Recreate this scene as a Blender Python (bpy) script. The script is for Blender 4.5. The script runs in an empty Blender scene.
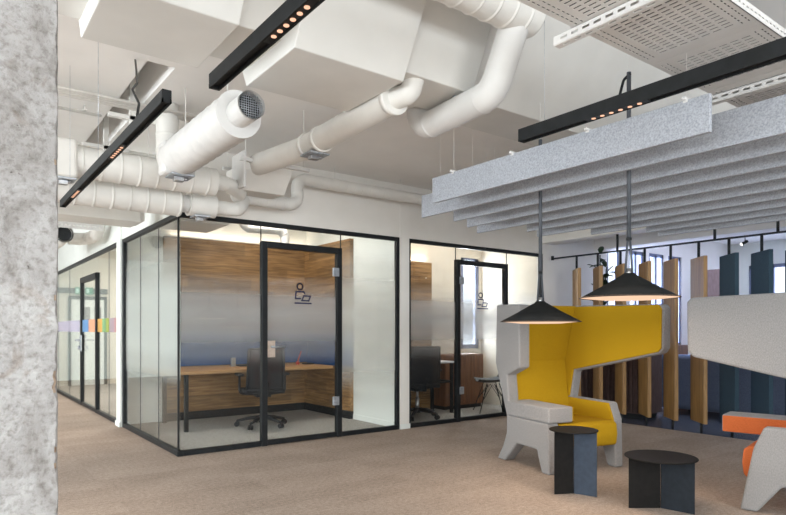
import bpy, bmesh, math, random
from mathutils import Vector, Matrix, Quaternion
random.seed(7)
scene = bpy.context.scene
COL = scene.collection
PI = math.pi

# ---------------------------------------------------------------- materials
def new_mat(name):
    m = bpy.data.materials.new(name); m.use_nodes = True
    nt = m.node_tree; nt.nodes.clear()
    out = nt.nodes.new('ShaderNodeOutputMaterial')
    return m, nt, out

def srgb(r, g, b):
    f = lambda c: (c/255/12.92) if c/255 <= 0.04045 else ((c/255+0.055)/1.055)**2.4
    return (f(r), f(g), f(b), 1)

def lk(nt, a, b): nt.links.new(a, b)

def noise_mat(name, c1, c2, scale=(40, 40, 40), rough=0.8, bump=0.0, bscale=None, detail=4, metallic=0.0,
              spec=0.3, lo=0.35, hi=0.65, sheen=0.0):
    m, nt, out = new_mat(name)
    p = nt.nodes.new('ShaderNodeBsdfPrincipled')
    tc = nt.nodes.new('ShaderNodeTexCoord'); mp = nt.nodes.new('ShaderNodeMapping')
    mp.inputs['Scale'].default_value = scale
    n = nt.nodes.new('ShaderNodeTexNoise'); n.inputs['Scale'].default_value = 1.0; n.inputs['Detail'].default_value = detail
    r = nt.nodes.new('ShaderNodeValToRGB')
    r.color_ramp.elements[0].position = lo; r.color_ramp.elements[0].color = c1
    r.color_ramp.elements[1].position = hi; r.color_ramp.elements[1].color = c2
    lk(nt, tc.outputs['Object'], mp.inputs['Vector']); lk(nt, mp.outputs[0], n.inputs['Vector'])
    lk(nt, n.outputs['Fac'], r.inputs[0]); lk(nt, r.outputs[0], p.inputs['Base Color'])
    p.inputs['Roughness'].default_value = rough; p.inputs['Metallic'].default_value = metallic
    p.inputs['Specular IOR Level'].default_value = spec
    if sheen: p.inputs['Sheen Weight'].default_value = sheen
    if bump:
        b = nt.nodes.new('ShaderNodeBump'); b.inputs['Strength'].default_value = bump; b.inputs['Distance'].default_value = 0.01
        if bscale:
            n2 = nt.nodes.new('ShaderNodeTexNoise'); n2.inputs['Scale'].default_value = bscale; n2.inputs['Detail'].default_value = 3
            lk(nt, tc.outputs['Object'], n2.inputs['Vector']); lk(nt, n2.outputs['Fac'], b.inputs['Height'])
        else: lk(nt, n.outputs['Fac'], b.inputs['Height'])
        lk(nt, b.outputs[0], p.inputs['Normal'])
    lk(nt, p.outputs[0], out.inputs['Surface'])
    return m

def plain(name, c, rough=0.5, metallic=0.0, spec=0.4):
    c2 = tuple(min(1, x*1.06) for x in c[:3]) + (1,)
    return noise_mat(name, c, c2, (9, 9, 9), rough, 0, None, 3, metallic, spec)

def wood_mat(name, dark, mid, light, axis='x', planks=0.0, rough=0.5):
    """grain along one object axis, planks of their own tone across it"""
    m, nt, out = new_mat(name)
    p = nt.nodes.new('ShaderNodeBsdfPrincipled'); p.inputs['Roughness'].default_value = rough
    tc = nt.nodes.new('ShaderNodeTexCoord'); mp = nt.nodes.new('ShaderNodeMapping')
    s = {'x': (2.4, 40, 40), 'y': (40, 2.4, 40), 'z': (40, 40, 2.4)}[axis]
    mp.inputs['Scale'].default_value = s
    n = nt.nodes.new('ShaderNodeTexNoise'); n.inputs['Scale'].default_value = 1; n.inputs['Detail'].default_value = 6; n.inputs['Distortion'].default_value = 0.7
    r = nt.nodes.new('ShaderNodeValToRGB')
    e = r.color_ramp.elements; e[0].position = 0.3; e[0].color = dark; e[1].position = 0.7; e[1].color = light
    k = e.new(0.5); k.color = mid
    lk(nt, tc.outputs['Object'], mp.inputs['Vector']); lk(nt, mp.outputs[0], n.inputs['Vector']); lk(nt, n.outputs['Fac'], r.inputs[0])
    col = r.outputs[0]
    if planks:
        sx = nt.nodes.new('ShaderNodeSeparateXYZ'); lk(nt, tc.outputs['Object'], sx.inputs[0])
        across = {'x': 'Z', 'y': 'Z', 'z': 'X'}[axis]
        d = nt.nodes.new('ShaderNodeMath'); d.operation = 'DIVIDE'; d.inputs[1].default_value = planks; lk(nt, sx.outputs[across], d.inputs[0])
        f = nt.nodes.new('ShaderNodeMath'); f.operation = 'FLOOR'; lk(nt, d.outputs[0], f.inputs[0])
        l = nt.nodes.new('ShaderNodeMath'); l.operation = 'MULTIPLY_ADD'; lk(nt, f.outputs[0], l.inputs[0]); l.inputs[1].default_value = 0.37
        d2 = nt.nodes.new('ShaderNodeMath'); d2.operation = 'DIVIDE'; d2.inputs[1].default_value = 0.9
        lk(nt, sx.outputs['X' if axis != 'y' else 'Y'] if axis != 'z' else sx.outputs['Z'], d2.inputs[0]); lk(nt, d2.outputs[0], l.inputs[2])
        f2 = nt.nodes.new('ShaderNodeMath'); f2.operation = 'FLOOR'; lk(nt, l.outputs[0], f2.inputs[0])
        cb = nt.nodes.new('ShaderNodeCombineXYZ'); lk(nt, f.outputs[0], cb.inputs[0]); lk(nt, f2.outputs[0], cb.inputs[1])
        wn = nt.nodes.new('ShaderNodeTexWhiteNoise'); wn.noise_dimensions = '3D'; lk(nt, cb.outputs[0], wn.inputs['Vector'])
        mr = nt.nodes.new('ShaderNodeMapRange'); mr.inputs[3].default_value = 0.62; mr.inputs[4].default_value = 1.12
        lk(nt, wn.outputs['Value'], mr.inputs[0])
        mx = nt.nodes.new('ShaderNodeVectorMath'); mx.operation = 'SCALE'; lk(nt, col, mx.inputs[0]); lk(nt, mr.outputs[0], mx.inputs['Scale'])
        col = mx.outputs[0]
    lk(nt, col, p.inputs['Base Color'])
    b = nt.nodes.new('ShaderNodeBump'); b.inputs['Strength'].default_value = 0.08; lk(nt, n.outputs['Fac'], b.inputs['Height']); lk(nt, b.outputs[0], p.inputs['Normal'])
    lk(nt, p.outputs[0], out.inputs['Surface'])
    return m

def emit_mat(name, c, strength):
    m, nt, out = new_mat(name)
    e = nt.nodes.new('ShaderNodeEmission'); e.inputs[0].default_value = c; e.inputs[1].default_value = strength
    lk(nt, e.outputs[0], out.inputs['Surface'])
    return m

def glass_mat(name, tint=(0.955, 0.962, 0.958, 1)):
    m, nt, out = new_mat(name)
    t = nt.nodes.new('ShaderNodeBsdfTransparent'); t.inputs[0].default_value = tint
    g = nt.nodes.new('ShaderNodeBsdfGlossy'); g.inputs['Roughness'].default_value = 0.0; g.inputs[0].default_value = (0.9, 0.95, 0.95, 1)
    lw = nt.nodes.new('ShaderNodeLayerWeight'); lw.inputs['Blend'].default_value = 0.5      # Schlick: the same from either face of a pane
    pw = nt.nodes.new('ShaderNodeMath'); pw.operation = 'POWER'; pw.inputs[1].default_value = 5; lk(nt, lw.outputs['Facing'], pw.inputs[0])
    fr = nt.nodes.new('ShaderNodeMath'); fr.operation = 'MULTIPLY_ADD'; fr.inputs[1].default_value = 0.9; fr.inputs[2].default_value = 0.014; lk(nt, pw.outputs[0], fr.inputs[0])
    mx = nt.nodes.new('ShaderNodeMixShader')
    lk(nt, fr.outputs[0], mx.inputs[0]); lk(nt, t.outputs[0], mx.inputs[1]); lk(nt, g.outputs[0], mx.inputs[2])
    lk(nt, mx.outputs[0], out.inputs['Surface'])
    return m

def film_mat(name, stops, c=(0.82, 0.84, 0.84, 1)):
    """a printed privacy film: its dot density changes with height (a film opacity, stops are (z, opacity))"""
    m, nt, out = new_mat(name)
    tc = nt.nodes.new('ShaderNodeTexCoord'); sx = nt.nodes.new('ShaderNodeSeparateXYZ')
    lk(nt, tc.outputs['Object'], sx.inputs[0])
    mr = nt.nodes.new('ShaderNodeMapRange'); mr.inputs[1].default_value = 0; mr.inputs[2].default_value = 2.5
    lk(nt, sx.outputs['Z'], mr.inputs[0])
    r = nt.nodes.new('ShaderNodeValToRGB'); r.color_ramp.interpolation = 'EASE'
    e = r.color_ramp.elements
    e[0].position = stops[0][0]/2.5; e[0].color = (stops[0][1],)*3 + (1,)
    e[1].position = stops[-1][0]/2.5; e[1].color = (stops[-1][1],)*3 + (1,)
    for z, o in stops[1:-1]:
        k = e.new(z/2.5); k.color = (o, o, o, 1)
    lk(nt, mr.outputs[0], r.inputs[0])
    t = nt.nodes.new('ShaderNodeBsdfTransparent')
    d = nt.nodes.new('ShaderNodeBsdfDiffuse'); d.inputs[0].default_value = c
    tl = nt.nodes.new('ShaderNodeBsdfTranslucent'); tl.inputs[0].default_value = c
    m1 = nt.nodes.new('ShaderNodeMixShader'); m1.inputs[0].default_value = 0.6
    lk(nt, d.outputs[0], m1.inputs[1]); lk(nt, tl.outputs[0], m1.inputs[2])
    m2 = nt.nodes.new('ShaderNodeMixShader')
    lk(nt, r.outputs[0], m2.inputs[0]); lk(nt, t.outputs[0], m2.inputs[1]); lk(nt, m1.outputs[0], m2.inputs[2])
    lk(nt, m2.outputs[0], out.inputs['Surface'])
    return m

# ---------------------------------------------------------------- mesh builder
class MB:
    def __init__(s): s.bm = bmesh.new()
    def box(s, lo, hi, bev=0.0, rot=None, seg=2):
        c = (Vector(lo)+Vector(hi))/2; d = Vector(hi)-Vector(lo)
        t = bmesh.new()
        r = bmesh.ops.create_cube(t, size=1.0)
        for v in t.verts: v.co = Vector((v.co.x*d.x, v.co.y*d.y, v.co.z*d.z))
        if bev: bmesh.ops.bevel(t, geom=t.edges[:], offset=bev, segments=seg, profile=0.5, affect='EDGES', clamp_overlap=True)
        M = Matrix.Translation(c) @ (rot.to_4x4() if rot else Matrix.Identity(4))
        bmesh.ops.transform(t, matrix=M, verts=t.verts[:])
        s._merge(t); return s
    def _merge(s, t):
        me = bpy.data.meshes.new('tmp'); t.to_mesh(me); t.free(); s.bm.from_mesh(me); bpy.data.meshes.remove(me)
    def prism(s, pts, a, b, axis='x', bev=0.0, seg=3):
        """polygon pts in the plane across the axis, from a to b along it"""
        t = bmesh.new()
        def P(u, v, w): return {'x': (w, u, v), 'y': (u, w, v), 'z': (u, v, w)}[axis]
        A = [t.verts.new(P(u, v, a)) for u, v in pts]; B = [t.verts.new(P(u, v, b)) for u, v in pts]
        n = len(pts)
        t.faces.new(A); t.faces.new(B[::-1])
        for i in range(n): t.faces.new((A[i], B[i], B[(i+1) % n], A[(i+1) % n]))
        bmesh.ops.recalc_face_normals(t, faces=t.faces[:])
        if bev: bmesh.ops.bevel(t, geom=t.edges[:], offset=bev, segments=seg, profile=0.5, affect='EDGES', clamp_overlap=True)
        s._merge(t); return s
    def tube(s, path, r, seg=12, caps=True, radii=None):
        pts = [Vector(p) for p in path]; t = bmesh.new(); rings = []
        n = len(pts)
        tan = [(pts[min(i+1, n-1)]-pts[max(i-1, 0)]).normalized() for i in range(n)]
        up = Vector((0, 0, 1)) if abs(tan[0].z) < 0.9 else Vector((1, 0, 0))
        nrm = tan[0].cross(up).normalized()
        for i in range(n):
            if i:
                q = tan[i-1].rotation_difference(tan[i]); nrm = (q @ nrm).normalized()
            bn = tan[i].cross(nrm)
            rr = radii[i] if radii else r
            rings.append([t.verts.new(pts[i] + rr*(math.cos(2*PI*k/seg)*nrm + math.sin(2*PI*k/seg)*bn)) for k in range(seg)])
        for i in range(n-1):
            for k in range(seg):
                f = t.faces.new((rings[i][k], rings[i][(k+1) % seg], rings[i+1][(k+1) % seg], rings[i+1][k])); f.smooth = True
        if caps: t.faces.new(rings[0][::-1]); t.faces.new(rings[-1])
        bmesh.ops.recalc_face_normals(t, faces=t.faces[:])
        s._merge(t); return s
    def cyl(s, p0, p1, r, seg=16, r2=None):
        return s.tube([p0, p1], r, seg, True, [r, r if r2 is None else r2])
    def lathe(s, prof, c=(0, 0, 0), seg=40, close=False):
        """profile of (radius, z) about a vertical axis"""
        t = bmesh.new(); rings = []
        for r, z in prof:
            rings.append([t.verts.new((c[0]+max(r, 1e-4)*math.cos(2*PI*k/seg), c[1]+max(r, 1e-4)*math.sin(2*PI*k/seg), c[2]+z)) for k in range(seg)])
        m = len(rings)
        for i in range(m-1 if not close else m):
            a, b = rings[i], rings[(i+1) % m]
            for k in range(seg): t.faces.new((a[k], a[(k+1) % seg], b[(k+1) % seg], b[k])).smooth = True
        if not close: t.faces.new(rings[0][::-1]); t.faces.new(rings[-1])
        bmesh.ops.recalc_face_normals(t, faces=t.faces[:])
        s._merge(t); return s
    def poly(s, pts):
        vs = [s.bm.verts.new(p) for p in pts]; s.bm.faces.new(vs); return s
    def stroke(s, pts, w, y, th=0.001, close=False):
        """a flat line of width w in an x-z plane at depth y"""
        n = len(pts)
        for i in range(n if close else n-1):
            a = Vector(pts[i]); b = Vector(pts[(i+1) % n]); d = (b-a).normalized()*w/2; q = Vector((-d.y, d.x))
            a2, b2 = a-d, b+d
            c = [a2+q, a2-q, b2-q, b2+q]
            s.prism([(v.x, v.y) for v in c], y, y-th, 'y')
        return s
    def ico(s, c, r, sub=2, scale=(1, 1, 1)):
        t = bmesh.new(); bmesh.ops.create_icosphere(t, subdivisions=sub, radius=r)
        for v in t.verts: v.co = Vector((v.co.x*scale[0]+c[0], v.co.y*scale[1]+c[1], v.co.z*scale[2]+c[2]))
        for f in t.faces: f.smooth = True
        s._merge(t); return s

def fillet(pts, rad, n=8):
    """a polyline whose corners are rounded to a bend radius"""
    pts = [Vector(p) for p in pts]; out = [pts[0]]
    for i in range(1, len(pts)-1):
        a, b, c = pts[i-1], pts[i], pts[i+1]
        u = (a-b); v = (c-b); lu, lv = u.length, v.length; u.normalize(); v.normalize()
        ang = u.angle(v)
        if ang > PI-0.02: out.append(b); continue
        d = min(rad/math.tan(ang/2), lu*0.49 if i > 1 else lu*0.95, lv*0.49 if i < len(pts)-2 else lv*0.95)
        rr = d*math.tan(ang/2); ctr = b + (u+v).normalized()*(rr/math.sin(ang/2))
        p0 = b+u*d; p1 = b+v*d; e0 = p0-ctr; e1 = p1-ctr
        q = e0.rotation_difference(e1)
        for k in range(n+1): out.append(ctr + Quaternion().slerp(q, k/n) @ e0)
    out.append(pts[-1]); return out

def resample(pts, step):
    out = [pts[0]]; acc = [0.0]; L = 0
    for a, b in zip(pts, pts[1:]):
        d = (b-a).length
        if d < 1e-6: continue
        k = max(1, int(math.ceil(d/step)))
        for j in range(1, k+1): out.append(a.lerp(b, j/k)); acc.append(L+d*j/k)
        L += d
    return out, acc

def duct_mb(pts, r, bend=0.15, spacing=0.12, ridge=0.004, seg=28):
    """a spiral duct: a round tube with raised seams"""
    p, acc = resample(fillet(pts, bend), 0.006)
    rad = [r + (ridge if (a % spacing) < 0.010 else 0) for a in acc]
    return MB().tube(p, r, seg, True, rad)

# ---------------------------------------------------------------- objects
def props(o, label=None, cat=None, group=None, kind=None):
    if label: o['label'] = label
    if cat: o['category'] = cat
    if group: o['group'] = group
    if kind: o['kind'] = kind
    return o

def mat4(loc, rz): return Matrix.Translation(Vector(loc)) @ Matrix.Rotation(rz, 4, 'Z')

def thing(name, label, cat, loc=(0, 0, 0), rz=0.0, group=None, kind=None):
    o = bpy.data.objects.new(name, None); COL.objects.link(o)
    o.location = loc; o.rotation_euler = (0, 0, rz); o.empty_display_size = 0.1
    return props(o, label, cat, group, kind)

def base_of(o):
    M = mat4(o.location, o.rotation_euler.z)
    return base_of(o.parent) @ M if o.parent else M

def part(name, mb, mat, parent=None, local=False, at=None, smooth=False):
    """links a mesh; world-space shapes are moved into the parent's space; a top-level one gets its origin at `at`"""
    if parent is not None and not local:
        bmesh.ops.transform(mb.bm, matrix=base_of(parent).inverted(), verts=mb.bm.verts[:])
    if parent is None and at is not None:
        bmesh.ops.translate(mb.bm, vec=-Vector(at), verts=mb.bm.verts[:])
    me = bpy.data.meshes.new(name); mb.bm.to_mesh(me); mb.bm.free()
    me.materials.append(mat)
    if smooth:
        for p in me.polygons: p.use_smooth = True
    o = bpy.data.objects.new(name, me); COL.objects.link(o)
    if parent is not None: o.parent = parent
    elif at is not None: o.location = at
    return o

def struct(name, mb, mat, parent=None, label=None):
    o = part(name, mb, mat, parent)
    if parent is None: o['kind'] = 'structure'
    if label: o['label'] = label
    return o

def copy_tree(o, parent=None):
    c = o.copy(); COL.objects.link(c); c.parent = parent
    for ch in [x for x in COL.objects if x.parent == o]: copy_tree(ch, c)
    return c

def pbox(name, lo, hi, mat, parent, bev=0.0): return part(name, MB().box(lo, hi, bev), mat, parent)
# ---------------------------------------------------------------- the materials of this office
M = {}
M['ceil'] = noise_mat('ceiling_paint', srgb(243, 241, 238), srgb(247, 245, 242), (3, 3, 3), 0.9)
M['wall'] = noise_mat('wall_paint', srgb(237, 234, 228), srgb(241, 238, 233), (3, 3, 3), 0.9)
M['wallw'] = noise_mat('white_paint', srgb(234, 238, 234), srgb(238, 242, 238), (3, 3, 3), 0.8)
M['duct'] = noise_mat('duct_paint', srgb(226, 224, 219), srgb(232, 230, 225), (6, 6, 6), 0.5)
M['ductw'] = noise_mat('duct_white', srgb(216, 215, 213), srgb(222, 221, 219), (6, 6, 6), 0.5)
M['beam'] = noise_mat('beam_plaster', srgb(222, 221, 217), srgb(227, 226, 222), (4, 4, 4), 0.85)
M['black'] = noise_mat('black_frame', srgb(26, 29, 32), srgb(32, 35, 38), (20, 20, 20), 0.45)
M['lampblack'] = noise_mat('lamp_black', srgb(28, 29, 29), srgb(32, 33, 33), (20, 20, 20), 0.75, spec=0.2)
M['rod'] = noise_mat('rod_grey', srgb(74, 78, 84), srgb(82, 86, 92), (20, 20, 20), 0.5)
M['track'] = noise_mat('track_black', srgb(30, 32, 33), srgb(36, 38, 40), (20, 20, 20), 0.65, spec=0.2)
M['chrome'] = noise_mat('brushed_steel', srgb(180, 182, 186), srgb(205, 206, 208), (60, 60, 60), 0.3, metallic=1.0)
M['zinc'] = noise_mat('zinc_plate', srgb(165, 172, 180), srgb(200, 205, 212), (30, 30, 30), 0.4, metallic=0.7)
M['copper'] = noise_mat('rose_steel', srgb(196, 180, 166), srgb(212, 197, 184), (60, 60, 60), 0.4, metallic=0.3)
M['glass'] = glass_mat('clear_glass')
M['film'] = film_mat('frost_film', [(0.0, 0.0), (0.80, 0.02), (1.0, 0.22), (1.2, 0.54), (1.36, 0.68), (1.50, 0.50), (1.64, 0.14), (1.8, 0.0)], (0.66, 0.66, 0.68, 1))
M['film_lit'] = film_mat('frost_film_lit', [(0.0, 0.0), (0.45, 0.02), (0.8, 0.30), (1.2, 0.55), (1.38, 0.68), (1.54, 0.50), (1.9, 0.2), (2.2, 0.0)], (0.93, 0.95, 0.94, 1))  # same frost film lightened, brighter light on its pane put into the colour
M['filmb'] = film_mat('frost_film_side', [(0.0, 0.0), (0.60, 0.02), (0.85, 0.55), (1.05, 0.88), (1.5, 0.85), (1.85, 0.3), (2.1, 0.0)], (0.90, 0.93, 0.92, 1))
M['wood'] = wood_mat('oak_boards', srgb(112, 80, 46), srgb(150, 113, 70), srgb(178, 140, 92), 'x', 0.16)
M['woody'] = wood_mat('oak_boards_side', srgb(112, 80, 46), srgb(150, 113, 70), srgb(178, 140, 92), 'y', 0.16)
M['woodtop'] = wood_mat('oak_desk', srgb(170, 126, 78), srgb(192, 148, 98), srgb(206, 164, 114), 'x')
M['woodfin'] = wood_mat('oak_fin', srgb(122, 92, 54), srgb(152, 116, 70), srgb(172, 134, 84), 'z')
M['wooddk'] = wood_mat('walnut_front', srgb(92, 56, 34), srgb(120, 76, 46), srgb(140, 92, 58), 'z')
M['teal'] = noise_mat('teal_felt', srgb(48, 67, 80), srgb(58, 79, 93), (120, 120, 120), 0.95, 0.2)
M['brown'] = noise_mat('brown_ribs', srgb(102, 84, 80), srgb(116, 96, 92), (40, 40, 10), 0.8)
M['bluefelt'] = noise_mat('blue_felt', srgb(26, 74, 136), srgb(32, 86, 152), (120, 120, 120), 0.95, 0.2)
M['felt'] = noise_mat('grey_felt', srgb(145, 149, 157), srgb(181, 185, 193), (110, 110, 110), 0.95, 0.15, detail=6, lo=0.32, hi=0.68)
M['fabric'] = noise_mat('grey_wool', srgb(128, 126, 126), srgb(150, 148, 147), (190, 190, 90), 0.95, 0.3, detail=5, lo=0.3, hi=0.7, sheen=0.15)
M['yellow'] = noise_mat('yellow_wool', srgb(164, 128, 20), srgb(176, 140, 26), (150, 150, 150), 0.9, 0.15, spec=0.15)
M['orange'] = noise_mat('orange_wool', srgb(176, 90, 48), srgb(190, 102, 58), (150, 150, 150), 0.9, 0.2, spec=0.15)
M['tabledk2'] = noise_mat('table_slate', srgb(34, 38, 43), srgb(38, 43, 49), (30, 30, 30), 0.7, spec=0.12)
M['tabledk'] = noise_mat('table_brown_black', srgb(24, 23, 22), srgb(30, 28, 27), (30, 30, 30), 0.7, spec=0.12)
M['tablebl'] = noise_mat('table_blue_grey', srgb(56, 64, 76), srgb(62, 71, 84), (30, 30, 30), 0.7, spec=0.12)
M['mesh'] = noise_mat('chair_mesh', srgb(30, 30, 33), srgb(42, 42, 46), (260, 260, 260), 0.8)
M['chairblk'] = noise_mat('chair_plastic', srgb(34, 35, 38), srgb(44, 45, 48), (20, 20, 20), 0.5)
M['bluesofa'] = noise_mat('sofa_blue', srgb(98, 110, 134), srgb(112, 124, 148), (90, 90, 90), 0.95, 0.2)
M['darkfloor'] = noise_mat('polished_floor', srgb(82, 86, 96), srgb(98, 102, 112), (2, 2, 2), 0.22, spec=0.6)
M['winframe'] = noise_mat('window_frame_blue', srgb(122, 130, 158), srgb(130, 138, 166), (10, 10, 10), 0.5)
M['leaf'] = noise_mat('leaf', srgb(34, 50, 34), srgb(52, 70, 48), (15, 15, 15), 0.4)
M['cream'] = noise_mat('cream_paint', srgb(228, 219, 204), srgb(233, 225, 211), (3, 3, 3), 0.85)
M['icon'] = plain('icon_blue', srgb(26, 34, 74), 0.6)
M['whitetop'] = plain('white_laminate', srgb(232, 234, 238), 0.35)
M['red'] = plain('red_plastic', srgb(200, 62, 36), 0.4)
M['spot'] = emit_mat('led_warm', (1.0, 0.55, 0.36, 1), 0.75)
M['diffuser'] = emit_mat('lamp_diffuser', (1.0, 0.66, 0.45, 1), 0.6)
M['spotwhite'] = emit_mat('spot_white', (1.0, 0.93, 0.85, 1), 10)
M['ledstrip'] = emit_mat('led_strip', (1.0, 0.84, 0.62, 1), 6)
M['exit'] = emit_mat('exit_green', srgb(70, 150, 110), 0.8)
M['exitw'] = emit_mat('exit_white', srgb(215, 240, 225), 0.9)

def carpet():
    m, nt, out = new_mat('carpet')
    p = nt.nodes.new('ShaderNodeBsdfPrincipled'); p.inputs['Roughness'].default_value = 1.0; p.inputs['Specular IOR Level'].default_value = 0.1
    tc = nt.nodes.new('ShaderNodeTexCoord')
    def ns(scale, det, vec=None):
        n = nt.nodes.new('ShaderNodeTexNoise'); n.inputs['Scale'].default_value = scale; n.inputs['Detail'].default_value = det
        lk(nt, vec or tc.outputs['Object'], n.inputs['Vector']); return n.outputs['Fac']
    mp = nt.nodes.new('ShaderNodeMapping'); mp.inputs['Scale'].default_value = (1.0, 1.3, 1); lk(nt, tc.outputs['Object'], mp.inputs['Vector'])
    mp2 = nt.nodes.new('ShaderNodeMapping'); mp2.inputs['Scale'].default_value = (1.0, 4.0, 1); lk(nt, tc.outputs['Object'], mp2.inputs['Vector'])
    ck = nt.nodes.new('ShaderNodeTexWhiteNoise'); ck.noise_dimensions = '3D'
    fl = nt.nodes.new('ShaderNodeVectorMath'); fl.operation = 'FLOOR'; lk(nt, mp2.outputs[0], fl.inputs[0]); lk(nt, fl.outputs[0], ck.inputs['Vector'])
    a = ns(110, 3); b = ns(2.0, 4, mp.outputs[0]); c = ns(34, 4)
    def mad(x, k, y):
        n = nt.nodes.new('ShaderNodeMath'); n.operation = 'MULTIPLY_ADD'; lk(nt, x, n.inputs[0]); n.inputs[1].default_value = k
        if isinstance(y, float): n.inputs[2].default_value = y
        else: lk(nt, y, n.inputs[2])
        return n.outputs[0]
    s = mad(a, 0.42, mad(b, 0.16, mad(c, 0.30, mad(ck.outputs['Value'], 0.045, 0.022))))
    r = nt.nodes.new('ShaderNodeValToRGB'); e = r.color_ramp.elements
    e[0].position = 0.36; e[0].color = srgb(135, 121, 111); e[1].position = 0.62; e[1].color = srgb(186, 170, 157)
    lk(nt, s, r.inputs[0]); lk(nt, r.outputs[0], p.inputs['Base Color'])
    bp = nt.nodes.new('ShaderNodeBump'); bp.inputs['Strength'].default_value = 0.4; bp.inputs['Distance'].default_value = 0.01; lk(nt, a, bp.inputs['Height']); lk(nt, bp.outputs[0], p.inputs['Normal'])
    lk(nt, p.outputs[0], out.inputs['Surface']); return m
M['carpet'] = carpet()
M['carpetg'] = noise_mat('grey_carpet', srgb(150, 148, 144), srgb(184, 181, 176), (60, 60, 60), 1.0, 0.3, spec=0.1)

def concrete():
    m, nt, out = new_mat('raw_concrete')
    p = nt.nodes.new('ShaderNodeBsdfPrincipled'); p.inputs['Roughness'].default_value = 0.92; p.inputs['Specular IOR Level'].default_value = 0.2
    tc = nt.nodes.new('ShaderNodeTexCoord')
    def ns(scale, det, dist=0.0, sc=(1, 1, 1)):
        mp = nt.nodes.new('ShaderNodeMapping'); mp.inputs['Scale'].default_value = sc; lk(nt, tc.outputs['Object'], mp.inputs['Vector'])
        n = nt.nodes.new('ShaderNodeTexNoise'); n.inputs['Scale'].default_value = scale; n.inputs['Detail'].default_value = det; n.inputs['Distortion'].default_value = dist
        n.inputs['Roughness'].default_value = 0.62
        lk(nt, mp.outputs[0], n.inputs['Vector']); return n.outputs['Fac']
    def ramp(f, stops):
        r = nt.nodes.new('ShaderNodeValToRGB'); e = r.color_ramp.elements
        e[0].position, e[0].color = stops[0]; e[1].position, e[1].color = stops[-1]
        for s_, c in stops[1:-1]: k = e.new(s_); k.color = c
        lk(nt, f, r.inputs[0]); return r.outputs[0]
    big = ns(9, 8, 0.8, (1, 1, 0.7)); fine = ns(60, 8); stain = ns(6, 7, 1.5); pit = ns(30, 3, 0.4)
    base = ramp(big, [(0.30, srgb(122, 118, 115)), (0.42, srgb(144, 141, 139)), (0.54, srgb(157, 155, 154)), (0.70, srgb(173, 172, 171))])
    sp = ramp(fine, [(0.34, (0.66, 0.64, 0.62, 1)), (0.52, (1, 1, 1, 1))])
    st = ramp(stain, [(0.32, srgb(226, 216, 208)), (0.42, (1, 1, 1, 1))])
    pt = ramp(pit, [(0.27, (0.35, 0.33, 0.31, 1)), (0.32, (1, 1, 1, 1))])
    def mul(a, b):
        n = nt.nodes.new('ShaderNodeMix'); n.data_type = 'RGBA'; n.blend_type = 'MULTIPLY'; n.inputs[0].default_value = 1
        lk(nt, a, n.inputs[6]); lk(nt, b, n.inputs[7]); return n.outputs[2]
    lk(nt, mul(mul(mul(base, sp), st), pt), p.inputs['Base Color'])
    bp = nt.nodes.new('ShaderNodeBump'); bp.inputs['Strength'].default_value = 0.5; bp.inputs['Distance'].default_value = 0.02
    ad = nt.nodes.new('ShaderNodeMath'); ad.operation = 'ADD'; lk(nt, fine, ad.inputs[0]); lk(nt, big, ad.inputs[1]); lk(nt, ad.outputs[0], bp.inputs['Height']); lk(nt, bp.outputs[0], p.inputs['Normal'])
    lk(nt, p.outputs[0], out.inputs['Surface']); return m
M['concrete'] = concrete()
M['aggregate'] = noise_mat('chipped_concrete', srgb(128, 108, 92), srgb(178, 160, 142), (60, 60, 60), 1.0, 0.6, detail=6)
STRIPE = [srgb(224, 224, 238), srgb(184, 212, 242), srgb(248, 220, 206), srgb(250, 228, 186), srgb(206, 232, 210), srgb(230, 238, 192), srgb(230, 224, 236), srgb(242, 220, 226)]
def stripe_mat(i, c):
    m, nt, out = new_mat('stripe_%s' % 'abcdefgh'[i])
    t = nt.nodes.new('ShaderNodeBsdfTransparent'); t.inputs[0].default_value = c
    d = nt.nodes.new('ShaderNodeBsdfTranslucent'); d.inputs[0].default_value = c
    mx = nt.nodes.new('ShaderNodeMixShader'); mx.inputs[0].default_value = 0.35
    lk(nt, t.outputs[0], mx.inputs[1]); lk(nt, d.outputs[0], mx.inputs[2]); lk(nt, mx.outputs[0], out.inputs['Surface']); return m
M['stripes'] = [stripe_mat(i, c) for i, c in enumerate(STRIPE)]
# ---------------------------------------------------------------- the shell
struct('floor', MB().box((-4.3, -4.3, -0.1), (7.04, 16.2, 0.0)), M['carpet'])
struct('floor', MB().box((7.04, -4.3, -0.1), (13.2, 5.9, -0.004)), M['darkfloor'])
fl = MB().box((1.84, 5.84, 0.0), (4.45, 8.13, 0.004)); fl.box((4.58, 5.84, 0.0), (7.10, 7.05, 0.004)); fl.box((1.84, 8.23, 0.0), (4.4, 14.5, 0.004))
struct('floor', fl, M['carpetg'])
cl = MB()
cl.box((-4.3, 3.2, 2.96), (1.08, 16.2, 3.06)); cl.box((1.26, 3.2, 2.96), (7.2, 16.2, 3.06)); cl.box((1.08, 3.2, 2.96), (1.26, 4.12, 3.06))
cl.box((1.0, 4.0, 3.24), (1.34, 16.2, 3.28)); cl.box((1.03, 4.05, 3.06), (1.08, 16.2, 3.24)); cl.box((1.26, 4.05, 3.06), (1.31, 16.2, 3.24)); cl.box((1.08, 4.05, 3.06), (1.26, 4.12, 3.24))
cl.box((-4.3, -4.3, 3.3), (7.2, 3.3, 3.4)); cl.box((-4.3, 3.2, 3.06), (7.2, 3.3, 3.3))
cl.box((7.2, -4.3, 2.96), (13.2, 5.9, 3.06)); cl.box((7.1, -4.3, 2.96), (7.2, 3.3, 3.4))
struct('ceiling', cl, M['ceil'])
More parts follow.
